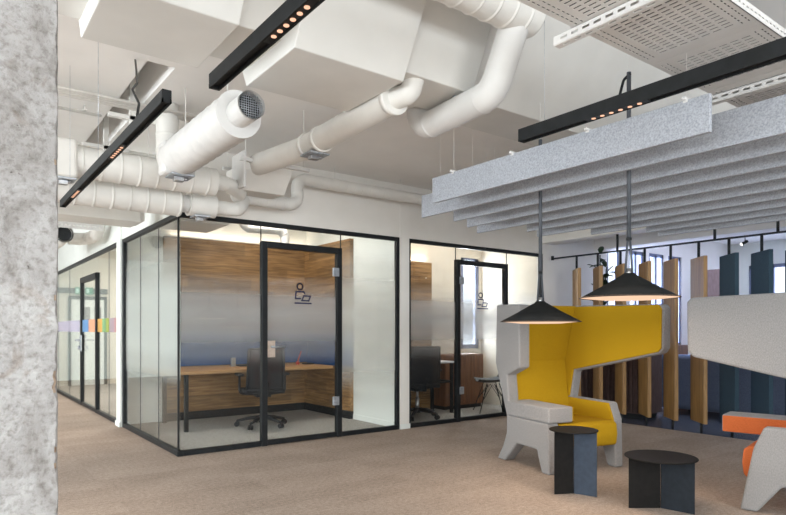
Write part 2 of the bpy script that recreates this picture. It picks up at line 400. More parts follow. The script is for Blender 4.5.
# the beam along the hall with its thick plaster casings (all flare towards the slab)
def beam(x0, x1, y0, y1, z0, z1, f):
    return MB().prism([(y0, z0), (y1, z0), (y1+f*(z1-z0), z1), (y0-f*(z1-z0), z1)], x0, x1, 'x', 0.006, 2)
struct('trim_1', beam(-4.2, 7.1, 3.02, 3.46, 2.80, 3.31, 0.85), M['beam'])
struct('trim_2', beam(0.575, 1.178, 2.83, 3.44, 2.70, 3.31, 0.55), M['beam'])
struct('trim_3', beam(1.502, 2.237, 2.875, 3.51, 2.70, 3.31, 0.55), M['beam'])
struct('trim_4', beam(2.236, 2.83, 2.89, 3.30, 2.77, 3.31, 0.45), M['beam'])
struct('trim_5', MB().box((7.05, -4.2, 2.47), (7.35, 5.78, 2.97), 0.005), M['wall'])
struct('trim_6', MB().box((8.35, -4.2, 2.475), (8.7, 5.8, 2.97), 0.005), M['wall'])
# walls
w = MB()
w.box((1.79, 5.78, 2.32), (7.10, 5.88, 2.97)); w.box((4.44, 5.775, 0), (4.58, 5.88, 2.97)); w.box((7.10, 5.78, 0), (8.66, 5.9, 2.97))
struct('wall_front', w, M['wall'])
w = MB()
w.box((1.79, 5.88, 2.32), (1.89, 14.5, 2.97)); w.box((1.775, 7.98, 0), (1.90, 8.19, 2.97)); w.box((1.79, 14.5, 0), (1.89, 16.2, 2.97))
struct('wall_corridor', w, M['wallw'])
struct('baseboard_front', MB().box((4.435, 5.76, 0), (4.585, 5.775, 0.06)).box((1.76, 7.975, 0), (1.775, 8.195, 0.06)), M['wallw'])
w = MB().box((1.79, 8.13, 0), (4.45, 8.23, 2.97)).box((4.45, 5.88, 0), (4.58, 8.23, 2.97))
struct('wall_room', w, M['wallw'])
struct('baseboard_room', MB().box((4.435, 5.90, 0.004), (4.45, 6.81, 0.07)), M['wallw'])
w = MB().box((4.58, 7.05, 0), (7.1, 7.15, 0.9)).box((4.58, 7.05, 2.36), (7.1, 7.15, 2.97)).box((4.58, 7.05, 0.9), (6.64, 7.15, 2.36)).box((7.05, 7.05, 0.9), (7.1, 7.15, 2.36))
w.box((7.1, 5.9, 0), (7.2, 7.15, 2.97))
struct('wall_back', w, M['cream'])
w = MB().box((4.4, 8.23, 0), (4.5, 14.6, 2.97)).box((1.89, 14.5, 0), (4.5, 14.6, 2.97))
struct('wall_meeting', w, M['cream'])
w = MB().box((-4.3, 16.1, 0), (1.79, 16.2, 2.97))
struct('wall_end', w, M['wallw'])
w = MB().box((-4.3, -4.3, 0), (-4.2, 16.2, 0.8)).box((-4.3, -4.3, 2.6), (-4.2, 16.2, 3.4))
for y0, y1 in ((-4.3, -3.0), (0.0, 1.0), (4.0, 5.0), (8.0, 9.0), (12.0, 16.2)): w.box((-4.3, y0, 0.8), (-4.2, y1, 2.6))
struct('wall_left', w, M['wallw'])
w = MB().box((-4.3, -4.3, 0), (13.2, -4.2, 0.8)).box((-4.3, -4.3, 2.6), (13.2, -4.2, 3.4))
for x0, x1 in ((-4.3, -3.4), (-0.4, 0.6), (3.6, 13.2)): w.box((x0, -4.3, 0.8), (x1, -4.2, 2.6))
struct('wall_rear', w, M['wallw'])
WX = [(8.74, 9.10), (9.36, 9.84), (10.0, 10.5), (10.64, 11.12)]
w = MB().box((8.66, 5.8, 0), (13.2, 5.9, 0.9)).box((8.66, 5.8, 2.56), (13.2, 5.9, 2.97)).box((8.66, 5.8, 0.9), (8.74, 5.9, 2.56)).box((11.12, 5.8, 0.9), (13.2, 5.9, 2.56))
for (a, b), (c, d) in zip(WX, WX[1:]): w.box((b, 5.8, 0.9), (c, 5.9, 2.56))
struct('wall_facade', w, M['wall'])
w = MB().box((13.1, -4.3, 0), (13.2, 5.8, 1.0)).box((13.1, -4.3, 2.5), (13.2, 5.8, 2.97)).box((13.1, -4.3, 1.0), (13.2, 2.6, 2.5)).box((13.1, 5.45, 1.0), (13.2, 5.8, 2.5)).box((13.1, 3.6, 1.0), (13.2, 4.6, 2.5))
struct('wall_right', w, M['wallw'])

def window(n, lo, hi, mull, axis='x', mat=None, th=0.05):
    """a framed window in an opening; axis is the direction along its wall"""
    mat = mat or M['winframe']
    x0, y0, z0 = lo; x1, y1, z1 = hi
    f = MB()
    if axis == 'x':
        f.box((x0, y0, z0), (x0+th, y1, z1)).box((x1-th, y0, z0), (x1, y1, z1)).box((x0, y0, z0), (x1, y1, z0+th)).box((x0, y0, z1-th), (x1, y1, z1))
        for k in range(1, mull): xm = x0+(x1-x0)*k/mull; f.box((xm-th/2, y0, z0), (xm+th/2, y1, z1))
        g = MB().box((x0+th, (y0+y1)/2-0.004, z0+th), (x1-th, (y0+y1)/2+0.004, z1-th))
    else:
        f.box((x0, y0, z0), (x1, y0+th, z1)).box((x0, y1-th, z0), (x1, y1, z1)).box((x0, y0, z0), (x1, y1, z0+th)).box((x0, y0, z1-th), (x1, y1, z1))
        for k in range(1, mull): ym = y0+(y1-y0)*k/mull; f.box((x0, ym-th/2, z0), (x1, ym+th/2, z1))
        g = MB().box(((x0+x1)/2-0.004, y0+th, z0+th), ((x0+x1)/2+0.004, y1-th, z1-th))
    o = struct('window_%d' % n, f, mat); struct('pane', g, M['glass'], o)
    return o
for i, (a, b) in enumerate(WX): window(1+i, (a, 5.82, 0.9), (b, 5.88, 2.56), 1 if i in (0,) else 2, th=0.06)
window(5, (6.64, 7.07, 0.9), (7.05, 7.12, 2.36), 1, th=0.07)
window(6, (13.12, 2.6, 1.0), (13.18, 3.6, 2.5), 2, 'y', th=0.07)
window(7, (13.12, 4.6, 1.0), (13.18, 5.45, 2.5), 2, 'y', th=0.07)
k = 8
for y0, y1 in ((-3.0, 0.0), (1.0, 4.0), (5.0, 8.0), (9.0, 12.0)): window(k, (-4.28, y0, 0.8), (-4.22, y1, 2.6), 3, 'y', M['black']); k += 1
for x0, x1 in ((-3.4, -0.4), (0.6, 3.6)): window(k, (x0, -4.28, 0.8), (x1, -4.22, 2.6), 3, 'x', M['black']); k += 1
# wooden wainscot below the facade windows
ws = struct('trim_7', MB().box((8.7, 5.72, 0.0), (11.2, 5.8, 0.92), 0.004), M['wooddk'])
for x in (9.3, 10.35): struct('knob', MB().lathe([(0.0, 0), (0.035, 0), (0.035, 0.03), (0.0, 0.035)], (0, 0, 0), 16), M['chairblk'], ws) if False else part('knob', MB().cyl((x, 5.70, 0.66), (x, 5.722, 0.66), 0.04), M['chairblk'], ws)

# ---------------------------------------------------------------- the raw concrete column in front
def column():
    """a square column with a chipped arris and flaking plaster"""
    x0, x1, y0, y1 = -0.42, 0.222, 1.60, 2.20
    b = bmesh.new(); rnd = random.Random(3)
    nz = 260; nx = 40
    chips = [(rnd.uniform(0.0, 3.2), rnd.uniform(0.015, 0.04), rnd.uniform(0.002, 0.006)) for _ in range(46)]
    chips += [(0.70, 0.07, 0.016), (0.73, 0.03, 0.008), (1.08, 0.05, 0.012), (1.60, 0.05, 0.007), (1.27, 0.05, 0.007), (1.13, 0.06, 0.006), (0.45, 0.06, 0.01), (0.9, 0.06, 0.008)]
    def bite(z): return max([d*max(0, 1-((z-c)/h)**2)*(0.8+0.2*math.sin(z*310+c*9)) for c, h, d in chips] + [0]) + 0.0007*math.sin(z*61)+0.0006*math.sin(z*143+1)
    # outline rings: front-left, front edge start, arris, side, back
    rows = []
    for i in range(nz+1):
        z = 3.3*i/nz; d = 0.004+bite(z)
        pts = [(x0, y1), (x0, y0)] + [(x0+(x1-d-x0)*k/nx, y0+0.0016*math.sin(z*23+k*0.9)*math.sin(k*0.31+z*7)) for k in range(1, nx+1)] + [(x1-d*0.45, y0+d*0.75), (x1, y0+d*1.7+0.01), (x1, y1)]
        rows.append([b.verts.new((x, y, z)) for x, y in pts])
    n = len(rows[0])
    for a, c in zip(rows, rows[1:]):
        for k in range(n): b.faces.new((a[k], a[(k+1) % n], c[(k+1) % n], c[k]))
    b.faces.new(rows[0][::-1]); b.faces.new(rows[-1])
    chip = []
    for f in b.faces:
        c = f.calc_center_median()
        if c.x > 0.15 and c.y < y0+0.09 and abs(f.normal.y) < 0.0: pass
    bmesh.ops.recalc_face_normals(b, faces=b.faces[:])
    m = MB(); m.bm.free(); m.bm = b
    o = part('concrete_column', m, M['concrete'], None, at=(-0.1, 1.9, 0))
    o.data.materials.append(M['aggregate'])
    x1_ = x1
    for p in o.data.polygons:
        c = p.center + Vector((-0.1, 1.9, 0))
        if c.y < y0+0.05 and c.x < x1_-0.007 and c.x > 0.14 and p.normal.x > 0.3: p.material_index = 1
    props(o, 'rough raw concrete column with chipped edge standing close at the left', 'column')
column()
# ---------------------------------------------------------------- glazed partitions
FY0, FY1 = 5.785, 5.835           # depth of the frames in the long glazed wall
def fbox(mb, x0, x1, z0, z1, y0=FY0, y1=FY1): return mb.box((x0, y0, z0), (x1, y1, z1), 0.003, seg=1)
def pane(o, x0, x1, z0, z1, film=None):
    part('pane', MB().box((x0, 5.806, z0), (x1, 5.814, z1)), M['glass'], o)
    if film: part('privacy_film', MB().box((x0+0.002, 5.8145, z0+0.002), (x1-0.002, 5.8150, z1-0.002)), film, o)
# room with the long desk
g1 = struct('window_15', fbox(fbox(fbox(fbox(MB(), 1.79, 4.44, 2.275, 2.32), 1.79, 2.648, 0, 0.05), 3.617, 4.44, 0, 0.05), 4.395, 4.44, 0.05, 2.275), M['black'])
g1['label'] = 'black framed glass front of the meeting room with the long desk'
pane(g1, 1.815, 2.648, 0.05, 2.275, M['film']); pane(g1, 2.652, 3.612, 2.125, 2.275); pane(g1, 3.617, 4.395, 0.05, 2.275, M['film_lit'])
part('joint', MB().box((1.800, 5.80, 0.05), (1.815, 5.82, 2.275)).box((2.645, 5.804, 2.12), (2.652, 5.816, 2.275)).box((3.612, 5.804, 2.12), (3.619, 5.816, 2.275)), M['black'], g1)
def icon(o, cx, zc):
    """seated figure with a laptop, drawn in a line"""
    P = lambda u, v: (cx+u*0.0122, zc-v*0.0108)
    m = MB(); y = 5.806
    ring = [P(2.75*math.cos(a), 2.75*math.sin(a)*1.1) for a in [2*PI*i/20 for i in range(20)]]
    w = 0.0155
    m.stroke(ring, w, y, close=True)
    m.stroke([P(4.6, 6.6), P(3.5, 4.9), P(-3.9, 5.2), P(-4.3, 12.1), P(0.4, 11.9)], w, y)
    m.stroke([P(3.9, 9.1), P(10.5, 9.3), P(8.7, 14.0), P(1.9, 13.8)], w, y, close=True)
    m.stroke([P(-4.7, 16.5), P(11.0, 16.6)], w*1.05, y)
    part('pictogram', m, M['icon'], o)['label'] = 'dark blue line drawing of a seated figure with a laptop'
def door(n, x0, x1, label, icon_x, handle_side):
    t = 0.062
    d = struct('door_%d' % n, fbox(fbox(fbox(fbox(MB(), x0, x0+t, 0, 2.12, 5.775, 5.84), x1-t, x1, 0, 2.12, 5.775, 5.84), x0+t, x1-t, 2.055, 2.12, 5.775, 5.84), x0+t, x1-t, 0.005, 0.055, 5.785, 5.83), M['black'])
    d['label'] = label
    part('pane', MB().box((x0+t, 5.806, 0.055), (x1-t, 5.814, 2.055)), M['glass'], d)
    part('privacy_film', MB().box((x0+t+.002, 5.8145, 0.06), (x1-t-.002, 5.8150, 2.05)), M['film'], d)
    icon(d, icon_x, 1.668)
    sx = 1 if handle_side == 'l' else -1
    hx = x0+t if sx > 0 else x1-t
    a, b = sorted((hx+sx*0.002, hx+sx*0.095))
    h = part('door_handle', MB().box((a, 5.792, 0.915), (b, 5.805, 1.09), 0.004), M['copper'], d)
    part('lever', MB().tube(fillet([(hx+sx*0.05, 5.80, 1.025), (hx+sx*0.05, 5.75, 1.025), (hx+sx*0.19, 5.75, 1.025)], 0.02), 0.012), M['zinc'], h)
    ox = x1-t if sx > 0 else x0+t
    for z in (0.36, 1.80):
        a, b = sorted((ox-sx*0.055, ox+sx*0.02))
        part('hinge', MB().box((a, 5.768, z), (b, 5.80, z+0.095), 0.003), M['zinc'], d)
    return d
door(1, 2.648, 3.617, 'black framed glass door with seated figure pictogram into the desk room', 3.100, 'l')
# narrower room beside it
g2 = struct('window_16', fbox(fbox(fbox(fbox(fbox(MB(), 4.58, 7.10, 2.275, 2.32), 4.58, 5.376, 0, 0.05), 6.345, 7.10, 0, 0.05), 4.58, 4.615, 0.05, 2.275), 7.05, 7.10, 0.05, 2.275), M['black'])
g2['label'] = 'black framed glass front of the smaller room right of the white pier'
pane(g2, 4.615, 5.376, 0.05, 2.275, M['film']); pane(g2, 5.38, 6.34, 2.125, 2.275); pane(g2, 6.345, 7.05, 0.05, 2.275, M['film'])
part('joint', MB().box((5.373, 5.804, 2.12), (5.380, 5.816, 2.275)).box((6.340, 5.804, 2.12), (6.347, 5.816, 2.275)), M['black'], g2)
door(2, 5.376, 6.345, 'black framed glass door of the smaller room behind the yellow chair', 5.835, 'r')
# the corridor side, seen at a sharp angle
GX0, GX1 = 1.795, 1.845
def cbox(mb, y0, y1, z0, z1, x0=GX0, x1=GX1): return mb.box((x0, y0, z0), (x1, y1, z1), 0.003, seg=1)
def cpane(o, y0, y1, z0, z1, film=None):
    part('pane', MB().box((1.816, y0, z0), (1.824, y1, z1)), M['glass'], o)
    if film: part('privacy_film', MB().box((1.8245, y0+0.002, z0+0.002), (1.8250, y1-0.002, z1-0.002)), film, o)
g3 = struct('window_17', cbox(cbox(cbox(MB(), 5.78, 7.98, 2.275, 2.32), 5.78, 7.98, 0, 0.05), 7.92, 7.98, 0.05, 2.275), M['black'])
g3['label'] = 'black framed glass side of the desk room along the corridor'
cpane(g3, 5.80, 6.504, 0.05, 2.275, M['filmb']); cpane(g3, 6.510, 7.221, 0.05, 2.275, M['filmb']); cpane(g3, 7.227, 7.92, 0.05, 2.275, M['filmb'])
part('joint', MB().box((1.816, 6.504, 0.05), (1.824, 6.510, 2.275)).box((1.816, 7.221, 0.05), (1.824, 7.227, 2.275)), M['rod'], g3)
g4 = struct('window_18', cbox(cbox(cbox(MB(), 8.19, 14.5, 2.275, 2.32), 8.19, 9.54, 0, 0.05), 10.79, 14.5, 0, 0.05), M['black'])
g4['label'] = 'black framed glass wall of the farther meeting room along the corridor'
for a, b in ((8.19, 8.818), (8.826, 9.54), (10.79, 11.934), (11.942, 13.2), (13.208, 14.5)): cpane(g4, a, b, 0.05, 2.275)
cpane(g4, 9.54, 10.79, 2.04, 2.275)
part('joint', MB().box((1.816, 8.818, 0.05), (1.824, 8.826, 2.275)).box((1.816, 11.934, 0.05), (1.824, 11.942, 2.275)).box((1.816, 13.2, 0.05), (1.824, 13.208, 2.275)), M['rod'], g4)
t = 0.075
d3 = struct('door_3', cbox(cbox(cbox(cbox(MB(), 9.54, 9.54+t, 0, 2.035, 1.792, 1.848), 10.79-t, 10.79, 0, 2.035, 1.792, 1.848), 9.54, 10.79, 1.95, 2.035, 1.792, 1.848), 9.64, 10.69, 0.005, 0.055), M['black'])
d3['label'] = 'black framed glass door of the farther meeting room in the corridor'
part('pane', MB().box((1.816, 9.64, 0.055), (1.824, 10.69, 1.95)), M['glass'], d3)
h = part('door_handle', MB().box((1.776, 10.62, 0.86), (1.793, 10.74, 1.12), 0.004), M['zinc'], d3)
part('lever', MB().tube(fillet([(1.78, 10.68, 1.04), (1.71, 10.68, 1.04), (1.71, 10.42, 1.04)], 0.02), 0.017), M['zinc'], h)
part('lock', MB().cyl((1.78, 10.68, 0.92), (1.745, 10.68, 0.92), 0.032), M['zinc'], h)
# coloured film stripe on the farther room's glass
sp = thing('film_stripe', 'band of coloured film squares across the corridor glass wall', 'window film', (1.814, 10.0, 1.17))
ys = [(11.0, 13.2, 0), (10.74, 11.0, 0), (10.2, 10.69, 1), (9.64, 10.2, 2), (9.22, 9.54, 3), (8.98, 9.22, 4), (8.78, 8.98, 5), (8.50, 8.78, 6), (8.22, 8.50, 7)]
for a, b, i in ys: part('film_square', MB().box((1.8125, a, 1.17), (1.8135, b, 1.36)), M['stripes'][i], sp)
# ---------------------------------------------------------------- the two wing chairs
def wing_chair(name, label, loc, deg, seatmat, arm_front=0.0, ear_front=-0.51, leg_front=0.0, ztop=1.435, sf=0.0):
    r = thing(name, label, 'armchair', loc, math.radians(deg), 'high-backed wing chairs')
    G = M['fabric']; Y = M[seatmat]
    lower_front = [(leg_front, 0), (leg_front+0.10, 0), (0.17, 0.185), (0.45, 0.185), (0.64, 0), (0.76, 0), (0.67, 0.13), (0.61, 0.26), (0.61, 0.42), (0.66, 0.555), (0.71, 0.69), (0.79, 0.89), (0.785, 1.06)]
    short = lower_front + [(0.77, ztop), (0.41, ztop-0.01), (0.41, 0.865), (0.60, 0.79), (0.575, 0.60), (0.575, 0.423), (0.02, 0.423)]
    part('side_panel', MB().prism(short, -0.40, -0.285, 'x', 0.016), G, r, True, smooth=False)
    long_ = lower_front + [(0.77, ztop), (ear_front+0.03, ztop-0.03), (ear_front, ztop-0.06), (ear_front+0.005, 1.05), (ear_front+0.04, 1.01), (0.52, 0.81), (0.57, 0.565), (0.07, 0.562), (0.01, 0.42)]
    part('side_panel', MB().prism(long_, 0.315, 0.405, 'x', 0.016), G, r, True)
    part('back_shell', MB().prism([(0.68, ztop-0.005), (0.765, ztop-0.005), (0.78, 1.05), (0.785, 0.89), (0.66, 0.55), (0.612, 0.42), (0.612, 0.22), (0.592, 0.22), (0.592, 0.42), (0.628, 0.55), (0.72, 0.89)], -0.29, 0.32, 'x', 0.01), G, r, True)
    part('armrest', MB().box((-0.402, arm_front, 0.424), (-0.15, 0.60, 0.556), 0.014, seg=3), G, r, True)
    al = part('arm_lining', MB().box((-0.151, arm_front+0.008, 0.43), (-0.138, 0.56, 0.55), 0.005), Y, r, True)
    part('seat_cushion', MB().prism([(sf-0.02, 0.22), (sf-0.03, 0.30), (sf-0.02, 0.39), (sf+0.02, 0.415), (0.60, 0.40), (0.60, 0.20), (sf, 0.20)], -0.284, 0.314, 'x', 0.012), Y, r, True)
    part('back_cushion', MB().prism([(0.49, ztop-0.012), (0.67, ztop-0.012), (0.71, 0.89), (0.60, 0.56), (0.58, 0.39), (0.565, 0.39), (0.59, 0.50), (0.64, 0.91)], -0.284, 0.300, 'x', 0.006), Y, r, True)
    e = ear_front
    part('ear_lining', MB().prism([(0.66, ztop-0.014), (e+0.035, ztop-0.036), (e+0.010, ztop-0.066), (e+0.015, 1.052), (e+0.045, 1.022), (0.53, 0.825), (0.585, 0.575), (0.60, 0.565), (0.65, 0.80), (0.68, 0.89)], 0.300, 0.318, 'x', 0.006), Y, r, True)
    part('arm_lining', MB().prism([(0.075, 0.555), (0.60, 0.558), (0.60, 0.38), (0.02, 0.38), (0.018, 0.42)], 0.300, 0.318, 'x', 0.005), Y, r, True)
    part('ear_lining', MB().prism([(0.64, ztop-0.02), (0.425, ztop-0.02), (0.425, 0.885), (0.612, 0.805), (0.59, 0.60), (0.60, 0.42), (0.62, 0.42), (0.70, 0.885)], -0.288, -0.272, 'x', 0.005), Y, r, True)
    return r
wing_chair('wing_chair', 'yellow lined high-backed wing chair in grey wool facing the round side tables', (4.388, 3.105, 0.002), -13, 'yellow')
wing_chair('wing_chair', 'orange lined grey wing chair seen from its side at the right edge', (4.68, 1.85, 0.002), 192, 'orange', arm_front=-0.30, ear_front=-0.40, leg_front=-0.07, ztop=1.455, sf=-0.045)

# ---------------------------------------------------------------- folded steel side tables
def side_table(label, c, h, rad, dirs):
    """round top on crossed sheets; dirs are (angle, material) of the four wings"""
    r = thing('side_table', label, 'side table', (c[0], c[1], 0.001), 0, 'round folded-steel side tables')
    part('table_top', MB().lathe([(rad-0.002, h-0.007), (rad, h-0.004), (rad-0.001, h), (rad-0.006, h+0.001)], (0, 0, 0), 64), M['tabledk'], r, True)
    for a, mt, ln in dirs:
        m = MB().box((0.004, -0.0025, 0), (ln, 0.0025, h-0.007), 0.001, seg=1)
        bmesh.ops.rotate(m.bm, cent=(0, 0, 0), matrix=Matrix.Rotation(math.radians(a), 3, 'Z'), verts=m.bm.verts[:])
        part('leg_panel', m, M[mt], r, True)
    return r
# wing angles are measured from the hall's long axis
side_table('taller slim round black side table in front of the yellow chair', (3.715, 2.745), 0.470, 0.175, [(153, 'tabledk', 0.150), (-73, 'tablebl', 0.170), (12, 'tabledk', 0.150), (70, 'tablebl', 0.150)])
side_table('lower wider round black side table between the two wing chairs', (3.880, 2.168), 0.348, 0.230, [(143, 'tabledk', 0.215), (-80, 'tabledk2', 0.215), (-2, 'tabledk', 0.20), (70, 'tabledk2', 0.20)])

# ---------------------------------------------------------------- pendant lamps
def pendant(label, c, z, R, ztop, slab):
    r = thing('pendant_lamp', label, 'pendant lamp', (c[0], c[1], z), 0, 'black cone pendant lamps')
    h = 0.155
    part('lamp_shade', MB().lathe([(R, 0.0), (R*0.52, h*0.5), (0.045, h-0.012), (0.03, h), (0.024, h-0.004), (0.04, h-0.018), (R*0.52-0.003, h*0.5-0.004), (R-0.004, -0.001)], (0, 0, 0), 72, True), M['lampblack'], r, True)
    part('diffuser', MB().lathe([(R-0.008, 0.003), (R*0.5, -0.012), (0.01, -0.014), (0.01, -0.010), (R*0.5, -0.008), (R-0.008, 0.006)], (0, 0, 0), 64), M['diffuser'], r, True)
    part('socket', MB().cyl((0, 0, h-0.03), (0, 0, h+0.03), 0.014), M['chrome'], r, True)
    yk = MB()
    for s in (-1, 1): yk.tube([(s*0.024*0.8, -s*0.024*0.6, h-0.02), (s*0.006, -s*0.0045, h+0.215)], 0.007, 8)
    part('yoke', yk, M['rod'], r, True)
    part('rod', MB().cyl((0, 0, h+0.20), (0, 0, ztop-z), 0.0135, 12), M['rod'], r, True)
    part('collar', MB().cyl((0, 0, h+0.205), (0, 0, h+0.222), 0.017), M['black'], r, True)
    wm = MB().cyl((0, 0, ztop-z-0.01), (0, 0, slab-z), 0.003, 6); wm.lathe([(0.0, slab-z-0.02), (0.03, slab-z-0.02), (0.03, slab-z+0.002), (0.0, slab-z+0.002)], (0, 0, 0), 20)
    part('ceiling_wire', wm, M['ductw'], r, True)
    return r
pendant('black cone pendant lamp hanging left, over the taller side table', (3.58, 2.94), 1.260, 0.30, 2.62, 3.30)
p2 = pendant('black cone pendant lamp hanging right, over the lower side table', (3.44, 2.13), 1.400, 0.30, 2.81, 3.30)
part('strap', MB().tube(fillet([(3.44, 2.118, 2.80), (3.43, 2.16, 2.77), (3.405, 2.175, 2.66), (3.385, 2.20, 2.60), (3.38, 2.21, 2.56)], 0.03), 0.009, 8), M['black'], p2)

# ---------------------------------------------------------------- felt baffles
B = [  # x, near end, far end
    (3.02, 1.43, 3.51), (3.335, -0.6, 4.02), (3.67, -0.6, 3.98), (3.99, -0.6, 4.14), (4.31, -0.6, 4.33),
    (4.64, -0.6, 3.97), (4.97, -0.6, 4.12), (5.30, -0.6, 3.70), (5.63, -0.6, 3.29), (5.96, -0.6, 3.35)]
BL = ['shortest grey felt ceiling baffle, nearest to the camera', 'second grey felt ceiling baffle, right behind the shortest one', 'third grey felt ceiling baffle, just behind the lamp rods',
      'fourth grey felt ceiling baffle counted from the camera', 'fifth grey felt ceiling baffle counted from the camera, reaching farthest toward the glass', 'sixth grey felt ceiling baffle counted from the camera',
      'seventh grey felt ceiling baffle counted from the camera', 'eighth grey felt ceiling baffle counted from the camera', 'ninth grey felt ceiling baffle, last but one before the fin screen', 'tenth grey felt ceiling baffle, closest to the fin screen']
for (x, a, b), lb in zip(B, BL):
    r = thing('felt_baffle', lb, 'ceiling baffle', (x, (a+b)/2, 2.17), 0, 'grey felt ceiling baffles')
    part('felt_blade', MB().box((x-0.0125, a, 2.17), (x+0.0125, b, 2.36), 0.002, seg=1), M['felt'], r)
    n = 4 if x < 3.1 else 5
    a2 = max(a, 0.9)
    for k in range(n):
        y = a2+0.12+(b-a2-0.35)*k/(n-1)
        part('clip', MB().box((x-0.035, y-0.01, 2.358), (x+0.035, y+0.01, 2.374), 0.003, seg=1).box((x-0.0165, y-0.012, 2.348), (x+0.0165, y+0.012, 2.362), 0.002, seg=1), M['ductw'], r)
        if k in (0, n-1): part('wire', MB().cyl((x, y, 2.372), (x, y, 2.96 if y > 3.3 else 3.30), 0.001, 6), M['ceil'], r)

# ---------------------------------------------------------------- fin screen
r = thing('screen_rail', 'long black steel rail carrying the fin screen', 'rail', (7.1, 2.5, 0))
part('rail', MB().box((7.172, -1.5, 2.236), (7.207, 5.68, 2.256), 0.002, seg=1), M['black'], r)
part('end_hook', MB().cyl((7.19, 5.68, 2.226), (7.19, 5.68, 2.286), 0.022, 12), M['black'], r)
for y in (4.62, 3.36, 2.70, 1.4, 0.2): part('hanger', MB().cyl((7.19, y, 2.25), (7.19, y, 2.471), 0.016, 10), M['black'], r)
FL = ['oak', 'oak', 'oak', 'oak', 'oak', 'oak', 'teal', 'teal', 'teal', 'teal', 'teal']
ORD = ['first', 'second', 'third', 'fourth', 'fifth', 'sixth', 'seventh', 'eighth', 'ninth', 'tenth', 'eleventh']
for k, mt in enumerate(FL):
    y = 5.26-0.343*k
    lb = ('%s oak fin of the screen, counted from the glazed wall' % ORD[k]) if mt == 'oak' else ('%s teal felt fin of the screen, counted from the oak ones' % ORD[k-6])
    r = thing('screen_fin', lb, 'screen panel', (7.19, y, 0.0), 0, 'upright fins of the room screen')
    m = MB().box((-0.20, -0.022, 0.11), (0.20, 0.022, 2.06), 0.003, seg=1)
    bmesh.ops.rotate(m.bm, cent=(0, 0, 0), matrix=Matrix.Rotation(math.radians(47), 3, 'Z'), verts=m.bm.verts[:])
    part('fin_panel', m, M['woodfin'] if mt == 'oak' else M['teal'], r, True)
    part('post', MB().cyl((-0.09, 0, 2.05), (-0.09, 0, 2.235), 0.016, 10) if False else MB().cyl((0, 0, 2.05), (0, 0, 2.2365), 0.016, 10), M['black'], r, True)
    part('foot', MB().cyl((-0.06, -0.06, -0.004), (-0.06, -0.06, 0.12), 0.016, 10), M['black'], r, True)
# little spot under the rail
r = thing('spotlight', 'tiny lit black spotlight hanging below the screen rail', 'spotlight', (7.19, 3.03, 2.20))
part('stem', MB().cyl((7.19, 3.03, 2.19), (7.19, 3.03, 2.238), 0.005, 8), M['black'], r)
part('spot_body', MB().cyl((7.21, 3.012, 2.195), (7.175, 3.06, 2.16), 0.016, 14), M['black'], r)
part('lens', MB().cyl((7.176, 3.0595, 2.1605), (7.173, 3.0635, 2.158), 0.014, 14), M['spotwhite'], r)

# ---------------------------------------------------------------- beyond the screen
r = thing('planter', 'dark brown ribbed planter box behind the oak fins', 'planter', (7.78, 5.0, -0.004))
m = MB().box((7.55, 4.45, 0.06), (8.0, 5.60, 1.0), 0.004)
part('planter_box', m, M['brown'], r)
rb = MB()
for i in range(16): yy = 4.475+i*0.0705; rb.box((7.528, yy, 0.08), (7.552, yy+0.045, 0.99), 0.004, seg=1)
part('ribbed_front', rb, M['brown'], r)
part('plinth', MB().box((7.6, 4.5, -0.004), (7.95, 5.55, 0.062)), M['black'], r)
def plant(label, c, n, h, seed):
    rnd = random.Random(seed)
    r = thing('potted_plant', label, 'plant', c, 0)
    st = MB(); lf = MB()
    for s in range(3):
        a = rnd.uniform(0, 6.28); top = Vector((0.12*math.cos(a), 0.12*math.sin(a), h*rnd.uniform(0.75, 1.0)))
        st.tube([(0, 0, 0.0), tuple(top*0.5+Vector((0.02, 0, 0))), tuple(top)], 0.008, 8)
        for i in range(n):
            t = 0.3+0.7*i/(n-1); p = top*t; az = i*2.4+s; L = rnd.uniform(0.13, 0.22); tilt = rnd.uniform(-0.1, 0.9)
            d = Vector((math.cos(az)*math.cos(tilt), math.sin(az)*math.cos(tilt), math.sin(tilt))); sd = d.cross(Vector((0, 0, 1))).normalized(); nn = sd.cross(d)
            q = []
            for u, w in ((0, .0), (.12, .22), (.4, .36), (.7, .28), (.9, .12), (1, 0)): q.append((u, w))
            L0 = [lf.bm.verts.new(p+d*(0.03+u*L)+sd*(w*L)*0.8+nn*(0.10*L*(1-4*(u-.5)**2)+0.06*L)) for u, w in q[1:-1]]
            L1 = [lf.bm.verts.new(p+d*(0.03+u*L)-sd*(w*L)*0.8+nn*(0.10*L*(1-4*(u-.5)**2)+0.06*L)) for u, w in q[1:-1]]
            C = [lf.bm.verts.new(p+d*(0.03+u*L)+nn*(0.10*L*(1-4*(u-.5)**2))) for u, w in q]
            for k in range(4):
                pass
            def F(*v): lf.bm.faces.new(v).smooth = True
            F(C[0], C[1], L0[0]); F(C[0], L1[0], C[1]); F(C[4], C[5], L0[3]); F(C[5], C[4], L1[3])
            for k in range(3): F(C[k+1], C[k+2], L0[k+1], L0[k]); F(C[k+2], C[k+1], L1[k], L1[k+1])
            F
    part('stem', st, M['leaf'], r, True); lo = part('foliage', lf, M['leaf'], r, True)
    sm = lo.modifiers.new('thick', 'SOLIDIFY'); sm.thickness = 0.002
    return r
plant('dark green leafy plant rising from the brown planter', (7.62, 5.20, 1.0), 9, 1.36, 5)

